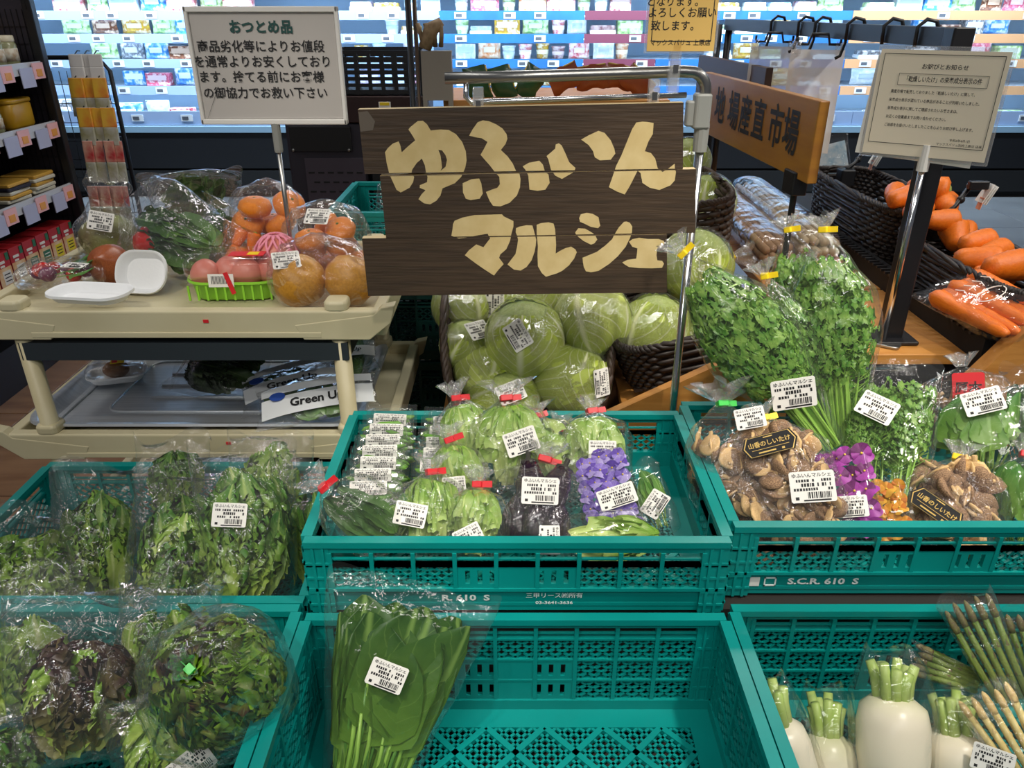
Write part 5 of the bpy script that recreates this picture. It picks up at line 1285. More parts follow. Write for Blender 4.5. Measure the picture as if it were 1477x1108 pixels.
for x0, z0, x1, z1_, w_ in ((.06, .14, .06, .93, .0009), (.94, .14, .94, .93, .0009), (.06, .14, .94, .14, .0009), (.06, .93, .94, .93, .0009), (.20, .665, .86, .665, .0005), (.20, .765, .86, .765, .0005), (.20, .665, .20, .765, .0005), (.86, .665, .86, .765, .0005)):
    e.bar((x0*Wn, -.0045, z0*Hn), (x1*Wn, -.0045, z1_*Hn), w_, .0004, INK, (0, -1, 0))
e.obj('ruled_border', pa)
for body, x, z, s_, b_, al in (('お詫びとお知らせ', .53, .825, .0098, .012, 'CENTER'), ('「乾燥しいたけ」の栄養成分表示の件', .53, .715, .0110, .012, 'CENTER'),
        ('農産市場で販売しておりました「乾燥しいたけ」に関して、', .16, .605, .0068, .008, 'LEFT'), ('栄養成分表示が漏れている商品があることが判明いたしました。', .16, .53, .0068, .008, 'LEFT'), ('栄養成分表示に関してご確認されたいお客さまは、', .16, .455, .0068, .008, 'LEFT'),
        ('お近くの従業員までお問い合わせください。', .16, .38, .0068, .008, 'LEFT'), ('ご迷惑をお掛けいたしましたことを心よりお詫び申し上げます。', .16, .305, .0068, .008, 'LEFT'),
        ('令和6年4月1日', .76, .205, .0054, .005, 'CENTER'), ('マックスバリュ別府上原店 店長', .76, .165, .0054, .005, 'CENTER')):
    text(body, s_, INK, pa, T(x*Wn, -.0046, z*Hn) @ XZ, bold=b_, align=al, width=.70 if s_ == .0110 else .80 if s_ == .0068 else 1)
bp_ = U(1273, 494, 1.535); bp_ = V((bp_.x, bp_.y, bp_.z)); inv = Mn.inverted()
tp = V((bp_.x, bp_.y, BL.z + .005)); MB().tube([inv @ bp_, inv @ tp], .0065, CHROME, 12).obj('post', npn, True)
MB().box((0, 0, 0), (Wn*.92, .0008, Hn*.9), PAPER).obj('back_sheet', npn, M=T(Wn*.44, .0062, Hn*.44) @ R('Y', 3))
sk = MB(); sk.tube([inv @ (tp + V((0, 0, -.035))), inv @ (tp + V((0, 0, .015)))], .011, WHITEP, 12); sk.bar(inv @ tp, V((Wn*.45, .006, .012)), .02, .01, ACRYL, (0, 1, 0)); sk.obj('post_socket', npn)
fo = inv @ bp_; MB().rbox((fo.x, fo.y, fo.z+.003), (.075, .06, .006), .01, SATIN).obj('foot_plate', npn)

# ------------------------------------------------------------------ ochre wooden sign along the rack and its darker neighbour
def depth_sign(label, a, b, z0, z1_, th, m, body, size, wid):
    a, b = V((*a, 0)), V((*b, 0)); u = (b-a); L = u.length; u.normalize(); n = u.cross(V((0, 0, 1)))
    M = Matrix((u, -n, V((0, 0, 1)))).transposed().to_4x4(); M.translation = a + V((0, 0, z0)); h = z1_-z0
    t = thing('wooden_sign', label, 'sign', M=M); bo = MB().rbox((L/2, th/2, h/2), (L, th, h), .003, m).obj('board', t)
    if body:
        for i, ch in enumerate(body):
            text(ch, size, INK, bo, T(L*(.228, .371, .487, .605, .742, .852)[i], -.0012, h*.50) @ XZ @ S(wid, 1, 1), bold=.02)
    return t, L, h
ws, wl, wh = depth_sign('ochre wooden sign board with black brush characters beside the hanging sheets', (.572, 2.465), (.624, 1.65), 1.167, 1.332, .022, OCHRE, '地場産直市場', .100, .88)
cl = MB(); cl.rbox((wl*.90, .010, -.012), (.06, .034, .05), .004, BLACK); cl.obj('clamp', ws); cl2 = MB().tube([(wl*.90, .012, -.03), (wl*.90, .014, -.30)], .0075, BLACK, 8).obj('rod', ws)
ws2, l2, h2 = depth_sign('plain dark brown board standing behind the ochre sign', (.66, 2.95), (.70, 2.28), 1.17, 1.355, .02, mat('dark_brown_board', '#4a3428', .5), '', .1, 1)
MB().tube([(l2*.3, .01, 0), (l2*.3, .01, -.31)], .0075, BLACK, 8).obj('rod', ws2)
# ------------------------------------------------------------------ wooden produce rack, wicker baskets, cabbages
rk = thing('produce_rack', 'long wooden produce rack running back from the mushroom crate', 'rack', (.6, 2.2, 0))
ro = V((.6, 2.2, 0))
def prism(pts, y0, y1, m, name, parent, off):
    n = len(pts); vs = [V((x, y0, z)) - off for x, z in pts] + [V((x, y1, z)) - off for x, z in pts]
    mb = MB(); mb.add(vs, [tuple(range(n)), tuple(range(2*n-1, n-1, -1))] + [(i, i+n, (i+1) % n+n, (i+1) % n) for i in range(n)], m)
    return mb.obj(name, parent)
prism([(.16, 0), (.56, 0), (.56, .925), (.52, .925), (.16, .735)], 1.385, 1.408, WOOD, 'end_panel', rk, ro)
prism([(.90, 0), (1.45, 0), (1.45, 1.14), (1.13, 1.14), (.90, .815)], 1.375, 1.41, WOOD, 'end_panel', rk, ro)
for i in range(4):                                             # shelf boards, open joints between them
    y0 = 1.475 + i*.42
    MB().rbox(V((.808, y0+.205, .838)) - ro, (.294, .41, .024), .004, WOOD).obj('shelf_board', rk)
for i in range(5): MB().rbox(V((.275 + i*.065, 1.885, .700)) - ro, (.06, .93, .018), .003, WOODY).obj('lower_shelf_board', rk)
MB().box(V((.033, 1.66, .612)) - ro, (.40, .46, .016), WOOD).obj('basket_shelf', rk)
fb = MB(); fb.box(V((.963, 2.18, .452)) - ro, (.02, 1.5, .90), BLACKM); fb.box(V((1.10, 2.18, .868)) - ro, (.28, 1.5, .012), BLACKM); fb.obj('black_fascia', rk)
for y in (1.55, 2.2, 2.85):
    for x in ((-.12, .56, .93, 1.2) if y < 2 else (.62, .93, 1.2)): MB().box(V((x, y, .345 if x > 0 else .30)) - ro, (.03, .04, .69 if x > 0 else .60), BLACK).obj('leg', rk)
cm_ = MB()
for i in range(58): cm_.box(V((.952, 1.46 + i*.0235, .905)) - ro, (.032, .008, .006), BLACK)
cm_.box(V((.966, 2.14, .904)) - ro, (.012, 1.40, .008), BLACK); stuff(cm_.obj('comb_edge_mat', rk))

def wicker(name, label, M, w, d, h, mat_, taper=.86, rows=11, dip=0.0, group='wicker baskets on the rack'):
    """rectangular basket: floor, upright stakes, woven strands, braided rim; dip lowers the front rim"""
    t = thing(name, label, 'basket', group=group, M=M); n = 56
    def pt(f, z, out=0.0):
        k = taper + (1-taper)*z/h; a = 2*PI*f
        x = (w/2)*k*math.copysign(abs(math.cos(a))**.42, math.cos(a)); y = (d/2)*k*math.copysign(abs(math.sin(a))**.42, math.sin(a))
        return V((x*(1+out/w*2), y*(1+out/d*2), z*(1 - dip*max(0, -y/(d/2))**2)))
    wv = MB()
    for r_ in range(rows):
        z = h*(r_+.5)/rows
        wv.tube([pt(i/(n*2), z, .0035*(1 if (i//2 + r_) % 2 else -1)) for i in range(n*2)], h/rows*.50, mat_, 5, closed=True)
    stuff(wv.obj('weave', t, True)); sk_ = MB()
    for i in range(n//2): sk_.tube([pt((i+.5)*2/n, 0), pt((i+.5)*2/n, h)], .0035, mat_, 4)
    stuff(sk_.obj('stakes', t, True))
    rm = MB()
    for ph in (0, 1, 2): rm.tube([pt(i/150, h+.003) + V((math.cos(2*PI*(i/5+ph/3))*.004, math.cos(2*PI*(i/5+ph/3))*.003, math.sin(2*PI*(i/5+ph/3))*.006)) for i in range(150)], .0058, mat_, 5, closed=True)
    rm.obj('rim', t, True)
    fl_ = MB()
    for i in range(12): fl_.box((0, -d*taper/2*.92 + i*d*taper*.92/11, .004), (w*taper*.96, d*taper*.05, .006), mat_)
    fl_.obj('basket_floor', t); return t
wicker('wicker_basket', 'big dark wicker basket full of wrapped cabbages behind the trolley', T(.035, 1.665, .640) @ R('X', 4), .37, .42, .285, WICKERL, .9, 19, .80)
wicker('wicker_basket', 'low wicker basket holding one tall wrapped cabbage by the stand post', T(.39, 1.68, .768) @ R('Y', -14), .30, .40, .13, WICKER, .85, 10, .15)
wicker('wicker_basket', 'wicker basket with one flared corner behind the coriander', T(.435, 2.145, .752) @ R('Y', -8), .36, .46, .30, WICKERL, .8, 16)
wicker('wicker_basket', 'far wicker basket of loose carrots with a black clamp on its edge', T(1.085, 2.30, .8755), .20, .62, .145, WICKER, .94, 12)
wicker('wicker_basket', 'near wicker basket of loose carrots beside the notice panel post', T(1.085, 1.71, .8755), .20, .54, .112, WICKER, .94, 10)

cab_m = leafmat('cabbage_leaf', '#e4ea96', '#b4c840', '#f2f4cc', rough=.4, tipstart=.3, trans=.15, mottle=.3, vein=.8, vw=.16)
cab_c = mat('cabbage_heart', '#c9d984', .5, var='#b6cb68', scale=8)
def cab_leaf(seed):
    mb = MB(); r = random.Random(seed); nu, nv = 19, 30; vs = []; uv = []; ext = math.radians(r.uniform(66, 84))
    for j in range(nv):
        v = j/(nv-1); ph = -PI*.48 + v*(PI*.48 + math.radians(r.uniform(52, 54)))
        for i in range(nu):
            u = i/(nu-1)*2-1; th = u*ext*(.35 + .65*math.sin(PI*min(1, v*.85+.12)))
            k = 1.0 + .014*abs(u)**4*math.sin(v*17+seed) + .012*v**6*math.sin(u*9+seed) + .012*noise.noise(V((u*2.5, v*3.5, seed))) - .010*math.exp(-(u*7)**2)*-1
            k += .009*math.sin((v*9-abs(u)*3.2)*2*PI)*.6*min(1, abs(u)*3) + .014*math.exp(-(u*9)**2)
            vs.append((math.sin(th)*math.cos(ph)*k, -math.cos(th)*math.cos(ph)*k, math.sin(ph)*k)); uv.append((u, v))
    mb.add(vs, [(j*nu+i, j*nu+i+1, (j+1)*nu+i+1, (j+1)*nu+i) for j in range(nv-1) for i in range(nu-1)], cab_m, uv)
    return mb.mesh('leaf', True)
CL = [cab_leaf(s) for s in range(4)]
core = MB().lathe([(max(.001, .965*math.sin(PI*i/14)), -.965*math.cos(PI*i/14)) for i in range(15)], cab_c, 24).mesh('heart', True)
wrapf = MB(); vs = []; n, m = 44, 26
for j in range(m):
    for i in range(n):
        a, ph = 2*PI*i/n, PI*(j/(m-1)-.5)
        d = V((math.cos(a)*math.cos(ph), math.sin(a)*math.cos(ph), math.sin(ph))); vs.append(d*(1.06 + .03*noise.noise(d*3.2) + .025*(.5-abs(noise.noise(d*6)))))
wrapf.add(vs, [(j*n+i, j*n+(i+1) % n, (j+1)*n+(i+1) % n, (j+1)*n+i) for j in range(m-1) for i in range(n)], FILMX); WRAP = wrapf.mesh('cling_film', True)
def cabbage(label, px, py, Y, rp, tilt=(0, 0, 0), lab=None, tie=None, sq=1.0):
    p = U(px, py, Y); r_ = rp*mpp(p); R0 = R('Z', tilt[2]) @ R('X', tilt[0]) @ R('Y', tilt[1])
    t = thing('wrapped_cabbage', label, 'cabbage', group='film wrapped cabbages', M=T(*p) @ R0 @ S(r_, r_, r_*sq)); rr = random.Random(int(px*7+py))
    link('heart', core, t)
    for k in range(6): link('leaf', CL[k % 4], t, R('Z', k*137 + rr.uniform(-20, 20)) @ R('X', rr.uniform(-16, 16)) @ S(*[1.0 + .012*k]*3))
    link('cling_film', WRAP, t, R('Z', rr.uniform(0, 360)))
    if lab:
        Mi = (T(*p) @ R0 @ S(r_, r_, r_*sq)).inverted(); o_ = Mi @ EYE; d = (Mi.to_3x3() @ ray(*lab[:2])).normalized()
        b = o_.dot(d); disc = b*b - (o_.dot(o_) - 1.17)
        if disc > 0:
            q_ = o_ + d*(-b - math.sqrt(disc)); nn = q_.normalized(); A = axes(q_, (V((0, 0, 1)) - nn*nn.z), nn)
            link('price_label', LAB[lab[3] if len(lab) > 3 else 0], t, A @ R('Y', lab[2]) @ S(1.15/r_, 1/r_, 1.15/r_))
    if tie:
        A = axes(V((0, 0, 0)), V((tie[0], tie[1], tie[2])), (0, -1, 0)); link('film_tuft', tuft_mesh(.08, .6, .34, int(px)), t, A @ T(0, 0, 1.0)); MB().rbox((0, 0, 1.06), (.24, .22, .13), .02, YEL).obj('tape', t, M=A)
    return t
cabbage('largest wrapped cabbage in the middle of the basket, label on its front', 757, 487, 1.56, 56, (12, -8, 30), (747, 484, 52))
cabbage('wrapped cabbage tucked right under the lower edge of the plank sign', 855, 462, 1.60, 55, (150, 10, 0))
cabbage('wrapped cabbage at the basket front with a film fold at its base', 827, 548, 1.53, 53, (20, 14, 80), (868, 552, 70))
cabbage('lowest wrapped cabbage in the basket, just above the red tied bags', 727, 582, 1.51, 53, (40, 0, 10), (737, 566, 2))
cabbage('pale wrapped cabbage standing alone in the low wicker basket', 943, 482, 1.62, 52, (5, 0, 120), None, None, 1.12)
cabbage('small wrapped cabbage against the outer side of the basket', 671, 497, 1.58, 36, (10, 25, 0), (690, 476, -20))
cabbage('wrapped cabbage between the basket side and the largest cabbage', 695, 534, 1.55, 40, (0, 30, 60))
cabbage('wrapped cabbage half hidden behind the small one, high at the basket side', 668, 442, 1.68, 44, (0, 0, 200))
cabbage('wrapped cabbage at the back of the basket with an upright label', 718, 432, 1.72, 46, (0, 10, 20), (713, 440, 82))
cabbage('wrapped cabbage behind the plank sign at the back of the basket', 772, 425, 1.76, 50, (0, 0, 0))
cabbage('wrapped cabbage beside the coriander with a yellow tape on its film', 1003, 382, 1.78, 52, (20, 0, 50), None, (.75, -.55, .35))
cabbage('far wrapped cabbage seen between the plank sign and the ochre sign', 1020, 292, 2.22, 40, (0, 0, 0))
cabbage('sliver of a wrapped cabbage above the plank sign corner', 992, 232, 2.38, 32, (0, 0, 40))

# carrots
def carrots(spots, label_of, group):
    for i, (px, py, z, L, r_, yaw, tl) in enumerate(spots):
        p = UZ(px, py, z); tag(link('carrot', CAR[i % 3], None, T(*p) @ R('Z', yaw) @ R('Y', 90 + tl) @ S(r_*1.95, r_*1.95, L/1.55)), label_of[i], 'carrot', group)
carrots([(1305, 285, 1.055, .15, .034, 20, -6), (1338, 272, 1.075, .15, .036, -30, 0), (1322, 303, 1.04, .14, .031, 40, 0), (1366, 296, 1.045, .13, .033, 70, 0), (1356, 318, 1.035, .13, .031, 10, 4), (1290, 280, 1.04, .13, .030, 60, 0)],
        ['long carrot lying on the rear pile beside the notice post', 'big knobbly carrot on top of the rear pile', 'carrot low on the rear pile behind the notice post', 'carrot end showing past the black rack post',
         'carrot lying across in front of the black clamp arm', 'carrot at the far end of the rear pile'], 'loose carrots in the far basket')
carrots([(1378, 342, 1.0, .10, .036, 80, -30), (1408, 350, 1.012, .13, .032, 20, 0), (1410, 374, .995, .14, .034, -15, 0), (1432, 364, 1.005, .12, .030, 30, 0), (1450, 384, 1.0, .15, .037, 15, 0), (1394, 338, .99, .1, .027, 70, -20), (1432, 396, .972, .13, .030, 0, 0)],
        ['blunt carrot standing on end next to the clamp foot', 'carrot lying high on the near pile', 'carrot lying along the near basket rim', 'carrot wedged between two others on the near pile',
         'thickest carrot at the near end of the basket', 'small carrot half hidden behind the blunt one', 'carrot deep in the near basket against its side'], 'loose carrots in the near basket')
cbg = Bag('carrot_bag', 'clear printed bag of carrots lying on the black mat before the near basket', UZ(1492, 475, .945), UZ(1358, 408, .96), .135, .07, OPEN, None, seed=91, film_=FILM, front=V((-.4, -.3, 1)))
for i in range(5):
    p0 = cbg.inside(.1, -.8 + .4*i, -.2); link('carrot', CAR[i % 3], cbg.t, T(*cbg.inside(.46, -.8+.4*i, -.25 + .3*(i % 2))) @ S(.042, .042, .19))
wp_ = mat('white_bag_print', '#f3ece4', .4)
pr_ = MB(); pr_.tube([(math.cos(2*PI*k/20)*.03 - .0, 0, math.sin(2*PI*k/20)*.018) for k in range(20)], .0012, wp_, 4, closed=True)
for k in range(4): pr_.tube([(-.03 + .02*k, 0, .03), (-.024 + .02*k, 0, .045), (-.032 + .02*k, 0, .06)], .0012, wp_, 4)
pr_.obj('bag_print', cbg.t, M=T(0, -.037, cbg.L*.42))

# burdock and leek bundles on the far shelf
BUR = mat('burdock_root', '#8a6a4c', .7, var='#a5825e', scale=30); LEEK = mat('leek_white', '#b9a888', .5, var='#96805e', scale=16)
def bundle(name, label, a, b_, n, m, r_, seed, tuft=False):
    a, b_ = V(a), V(b_); M = axes(a, b_-a, (0, 0, 1)); L = (b_-a).length; t = thing(name, label, 'vegetable', group='bundles on the far shelf', M=M); q = random.Random(seed)
    for i in range(n):
        x, y = ((i % 4)-1.5)*r_*2.1, (i//4)*r_*1.8 - r_; MB().tube([(x, y, q.uniform(0, .04)), (x+q.uniform(-.005, .005), y, L*.5), (x+q.uniform(-.008, .008), y, L*q.uniform(.9, 1))], [r_*1.05, r_, r_*.8], m, 8).obj('root', t, True)
    link('plastic_bag', film_mesh(L*1.02, r_*11, r_*8, [(0, .7, .7), (.05, 1, 1), (.9, .95, .95), (1, .6, .4)], seed, FILM, .8), t)
bundle('burdock_bundle', 'wrapped bundle of brown burdock roots behind the ochre sign rod', (.715, 2.0, .908), (.715, 2.85, .912), 8, BUR, .011, 1)
bundle('leek_bundle', 'wrapped bundle of pale leeks under the ochre sign', (.85, 2.05, .908), (.865, 2.9, .912), 8, LEEK, .012, 2)
# price clips on black clamp arms
def arm_clip(label, a, b_, group='price clips on black arms'):
    a, b_ = V(a), V(b_); t = thing('price_clip', label, 'clip', a, group); d = b_-a
    MB().rbox((0, 0, .015), (.045, .05, .05), .006, BLACK).obj('clamp', t)
    kn = MB(); kn.tube([(0, 0, .04), d*.5 + V((0, 0, .01)), d], .006, BLACK, 8)
    for f in (.35, .7, 1): ball(kn, d*f + V((0, 0, .006*(1-f))), .010, BLACK, n=10, jit=0)
    kn.obj('jointed_arm', t, True); MB().rbox(d + V((.012, -.012, .004)), (.05, .016, .02), .004, BLACK).obj('jaw', t)
    cd = MB()
    for k in range(3): cd.box((.035 + .010*k, -.014 + .006*k, 0), (.0014, .034, .05), PAPER)
    cd.obj('price_card', t, M=T(*d) @ R('Y', 24)); MB().box((.030, -.02, -.035), (.0014, .02, .03), mat('pink_card', '#f0a98c', .5)).obj('price_card', t, M=T(*d) @ R('Y', 10))
arm_clip('black clamp arm with white and pink cards between the two carrot baskets', U(1352, 338, 1.93), U(1400, 268, 1.96))
arm_clip('black clamp arm with white cards at the far end of the carrots', U(1218, 262, 2.50), U(1246, 218, 2.55))
sb = Bag('salad_pack', 'blue and white printed pack standing behind the ochre sign end', U(1205, 262, 2.68), U(1195, 195, 2.74), .11, .04, OPEN, None, seed=93, film_=FILM)
MB().box((0, -.012, sb.L*.45), (.095, .004, sb.L*.7), mat('pale_blue_print', '#a9cde0', .4, var='#e9f1f5', scale=40)).obj('printed_sheet', sb.t)

# black hanging frame with hooks and clear sheets
bf = thing('hanging_rack', 'black square tube frame above the rack with hooks along its top bar', 'rack', (.826, 1.56, .852))
fo_ = V((.826, 1.56, .852)); A_, B_ = V((.826, 1.56, 1.452)), V((.756, 2.95, 1.452))
MB().rbox((0, 0, .309), (.040, .040, .618), .004, BLACK).obj('post', bf); MB().bar(A_-fo_, B_-fo_, .036, .034, mat('dark_slate_bar', '#2c3138', .45)).obj('top_bar', bf)
for y, x in ((0, 0), (.0, -.035)): MB().tube([B_-fo_ + V((x, 0, .0)), B_-fo_ + V((x, 0, -.60))], .012, BLACK, 10).obj('rear_post', bf, True)
MB().rbox((0, 0, .004), (.09, .09, .008), .004, BLACK).obj('base_plate', bf)
fx = lambda Y: .826 - (Y-1.56)*.05036
hooks = [2.476, 2.27, 2.16, 1.975, 1.80, 1.665]
for Y in hooks:
    x = fx(Y); h = MB(); h.tube([V((x-.022, Y, 1.432)) - fo_, V((x-.024, Y, 1.468)) - fo_, V((x-.008, Y, 1.482)) - fo_, V((x+.012, Y, 1.478)) - fo_, V((x+.020, Y, 1.458)) - fo_], .004, BLACK, 8)
    if Y > 1.9: h.tube([V((x-.022, Y, 1.432)) - fo_, V((x-.03, Y, 1.40)) - fo_, V((x-.04, Y, 1.395)) - fo_], .004, BLACK, 8)
    h.obj('hook', bf, True)
for k, (ya, yb_, zt2, zb2, lab) in enumerate(((2.49, 2.26, 1.405, 1.17, 'clear plastic sheet hanging from the two rear hooks of the black frame'), (2.18, 1.955, 1.41, 1.165, 'clear plastic sheet hanging beside the notice panel, catching a pink glint'))):
    xm = fx((ya+yb_)/2) - .045; ya, yb_ = (ya+yb_)/2 + .0625, (ya+yb_)/2 - .0625;  hs = thing('hanging_sheet', lab, 'plastic sheet', (xm, (ya+yb_)/2, zt2), 'clear sheets on the hanging frame'); hs.rotation_euler.z = math.radians(68 + 6*k); n, m = 12, 14; vs = []
    for j in range(m):
        for i in range(n):
            f = i/(n-1)-.5; vs.append((.006*noise.noise(V((i*.5, j*.4, k*5))) + (i/(n-1)-.5)*.02, (ya-yb_)*f, -(zt2-zb2)*j/(m-1)))
    sm = MB(); sm.add(vs, [(j*n+i, j*n+i+1, (j+1)*n+i+1, (j+1)*n+i) for j in range(m-1) for i in range(n-1)], film('sheet_film_%d' % k, base=.14, edge=.5, haze=(.8, .9)[k], bump=.5, bscale=12, rough=.12)); sm.obj('plastic_sheet', hs, True)
    wi = MB(); y0 = (ya-yb_)/2
    for s_ in (-1, 1): wi.box((0, s_*y0*.8, .004), (.012, .02, .03), ACRYL); wi.tube([(0, s_*y0*.8, .015), (0, s_*y0*.8, .028)], .003, BLACK, 6)
    wi.tube([(0, -y0*.8, .012), (0, -y0*.4, .012), (0, -y0*.3, .035), (0, y0*.3, .035), (0, y0*.4, .012), (0, y0*.8, .012)], .0035, BLACK, 6); wi.obj('hanger', hs, True)

# ------------------------------------------------------------------ snack rack at the side, cabinet, slotted machine, pole in the middle distance
GX, GY = -2.45, 3.05
gd_ = thing('snack_rack', 'black metal shelf rack of jars, cartons and packets beside the aisle', 'shelf', (GX, GY, 0))
MB().box((-.33, 0, .88), (.02, 1.42, 1.4), BLACKM).obj('back_panel', gd_); MB().box((0, 0, .10), (.60, 1.42, .20), BLACK).obj('base', gd_)
MB().box((.0, .72, .86), (.64, .02, 1.36), mat('rack_end_panel', '#33303a', .5)).obj('end_panel', gd_)
for x in (-.32, .325): MB().rbox((x, .715, .77), (.04, .04, 1.54), .004, BLACK).obj('upright', gd_)
MB().tube([(.325, .71, 1.50), (.325, .71, 1.56), (.22, .71, 1.60), (-.3, .71, 1.60)], .016, BLACK, 8).obj('top_hoop', gd_, True)
shz = [.415, .735, 1.020, 1.275]; CLR = mat('rail_clear_plastic', '#c9ccd2', .4); TAGV = mat('shelf_card_lilac', '#b9bcd6', .5); TAGP = mat('shelf_card_pink', '#efb7b8', .5); TAGO = mat('shelf_card_orange', '#e9a04a', .5)
for zi, z in enumerate(shz):
    s_ = MB().box((0, 0, z-.014), (.64, 1.40, .028), BLACKM).obj('shelf', gd_)
    MB().box((.324, 0, z-.010), (.008, 1.40, .050), CLR if zi else mat('kraft_rail', '#b59468', .6)).obj('price_rail', s_)
    for k in range(6):
        if zi == 0: continue
        y = -.62 + k*.235; MB().box((.336, y, z-.045), (.004, .10, .08), TAGV).obj('shelf_card', s_); cp = MB().box((.339, y+.088, z-.022), (.004, .085, .066), TAGP); cp.box((.342, y+.088, z-.030), (.003, .042, .030), TAGO); cp.obj('shelf_card', s_)
wm = MB()
for i in range(24): wm.tube([(-.28 + i*.025, .706, .22), (-.28 + i*.025, .706, 1.5)], .002, BLACK, 4)
for i in range(18): wm.tube([(-.29, .706, .24 + i*.07), (.31, .706, .24 + i*.07)], .002, BLACK, 4)
stuff(wm.obj('wire_mesh', gd_))
# red cartons
CR = mat('red_carton', '#b3252b', .4); CB = mat('carton_print', '#d7a06a', .5, var='#e2c8a0', scale=40); CW_ = mat('carton_white_panel', '#e3dfd6', .5); CG = mat('carton_green', '#2e6b4a', .5); CYL = mat('carton_yellow', '#e3cf2a', .5)
def carton(k):
    mb = MB(); mb.box((0, 0, .0575), (.075, .062, .115), CR); mb.box((.0378, 0, .036), (.0012, .060, .068), CB)
    mb.box((.0386, .004, .040), (.0012, .036, .040), (CW_, CG, CYL)[k]); mb.box((.0386, .022, .100), (.001, .014, .022), CG); mb.box((.0386, -.006, .087), (.001, .026, .008), CW_); mb.box((.0386, -.006, .075), (.001, .018, .006), CW_)
    for i in range(3): mb.box((.0393, .004, .030+.010*i), (.0006, .026, .003), (INK, CW_, INK)[k])
    return mb.mesh('carton')
CT = [carton(k) for k in range(3)]
nth = ['first', 'second', 'third', 'fourth', 'fifth', 'sixth', 'seventh', 'eighth', 'ninth']
for i in range(8):
    k = 2 if i < 2 else 1 if i < 4 else 0; y = 3.66 - i*.104
    tag(link('carton', CT[k], None, T(-2.20, y, .4165) @ R('Z', -4) @ S(1.42, 1.42, 1.42)), f"{nth[i]} red carton from the far end of the lowest snack shelf, {('white', 'green', 'yellow')[k]} panel", 'carton', 'red cartons on the snack rack')
JL = mat('jar_glass', '#a9a884', .25, coat=.5, var='#8f8f66', scale=40); JLID = mat('jar_lid', '#d9cfb4', .4); JT = mat('yellow_tin', '#c79a22', .35, var='#b5861a', scale=10); JLB = mat('jar_label', '#dcd7c6', .6, var='#b59a78', scale=60)
def jar(): return MB().lathe([(.028, 0), (.031, .006), (.031, .062), (.026, .070)], JL, 14).lathe([(.0318, .014), (.0318, .05)], JLB, 14).lathe([(.028, .068), (.029, .070), (.029, .084), (.026, .086), (.002, .086)], JLID, 14).mesh('jar', True)
JM = jar()
for i in range(5): tag(link('jar', JM, None, T(-2.215, 3.44 - i*.082, 1.0215) @ S(1.2, 1.2, 1.2)), f'{nth[i]} cream lidded spice jar from the yellow tin, standing on the shelf', 'jar', 'spice jars on the snack rack')
for i in range(5): tag(link('jar', JM, None, T(-2.215, 3.44 - i*.082, 1.1255) @ S(1.2, 1.2, 1.2)), f'{nth[i]} cream lidded spice jar from the yellow tin, stacked on another jar', 'jar', 'spice jars on the snack rack')
for i in range(5): tag(link('jar', JM, None, T(-2.20, 3.64 - i*.10, 1.2765) @ S(1.42, 1.42, 1.42)), f'{nth[i]} pale jar from the rack end on the upper snack shelf', 'jar', 'jars on the upper snack shelf')
tn = MB(); tn.rbox((0, 0, .04), (.09, .13, .08), .02, JT); tn.rbox((0, 0, .082), (.094, .134, .012), .022, JT); tag(tn.obj('tin', None, True, M=T(-2.23, 3.59, 1.0215) @ S(1.42, 1.42, 1.42)), 'yellow tin beside the stacked spice jars on the snack rack', 'tin')
PB = [mat('pouch_brown', '#4a2f22', .4, var='#3a241a', scale=9), mat('pouch_tan', '#c49a66', .4), mat('pouch_orange', '#cf8a2c', .4), mat('pouch_blue', '#2a59b0', .4, var='#dfe4ec', scale=20)]
def pouch(m1, m2, w_=.11, h_=.155):
    mb = MB(); mb.box((0, 0, .006), (.04, w_, .012), m1)
    P = [(-.02, 0), (.02, 0), (.016, h_*.5), (.003, h_), (-.003, h_), (-.016, h_*.5)]
    mb.add([(x, -w_/2, z) for x, z in P] + [(x, w_/2, z) for x, z in P], [(0, 1, 2, 3, 4, 5), (11, 10, 9, 8, 7, 6)] + [(i, i+6, (i+1) % 6+6, (i+1) % 6) for i in range(6)], m1)
    mb.bar((.0175, 0, h_*.55), (.006, 0, h_*.97), w_*.98, .004, m2, (1, 0, 0)); mb.box((.021, 0, h_*.25), (.003, w_*.5, h_*.12), JLID); return mb.mesh('pouch')
PM = [pouch(PB[0], PB[1]), pouch(PB[0], PB[2]), pouch(PB[3], PB[1])]
for i in range(5):
    k = 2 if i > 2 else i % 2
    tag(link('pouch', PM[k], None, T(-2.36, 3.66 - i*.178, 1.2770) @ S(1.42, 1.42, 1.42)), f"{nth[i]} stand-up pouch from the rack end on the top snack shelf, {('brown and tan', 'brown and orange', 'blue')[k]}", 'pouch', 'pouches on the top snack shelf')
EN = [mat('envelope_gold', '#d9a848', .4), mat('envelope_pale', '#d8d2be', .5), mat('envelope_dark', '#2b2a38', .4)]
env_names = ['pale', 'dark', 'pale', 'gold', 'pale', 'gold']
for s_, yc_ in enumerate((3.62, 3.20)):                        # stacks of flat packets on the second shelf, behind the jars
    for i in range(5):
        c = (1, 1, 0, 1, 0)[i] if s_ == 0 else (1, 0, 1, 2, 0)[i]
        tag(MB().rbox((0, 0, .008), (.16, .16, .015), .008, EN[c]).obj('flat_packet', None, M=T(-2.25 + .006*(i % 2), (3.62, 3.42)[s_] + .003*i, .7365 + .0165*i) @ R('Z', (i*37 % 11)-5)),
            f"{('lowest', 'second lowest', 'middle', 'second highest', 'topmost')[i]} flat packet in the {('stack right at the rack end', 'stack one place away from the rack end')[s_]}", 'packet', 'flat packets on the snack rack')
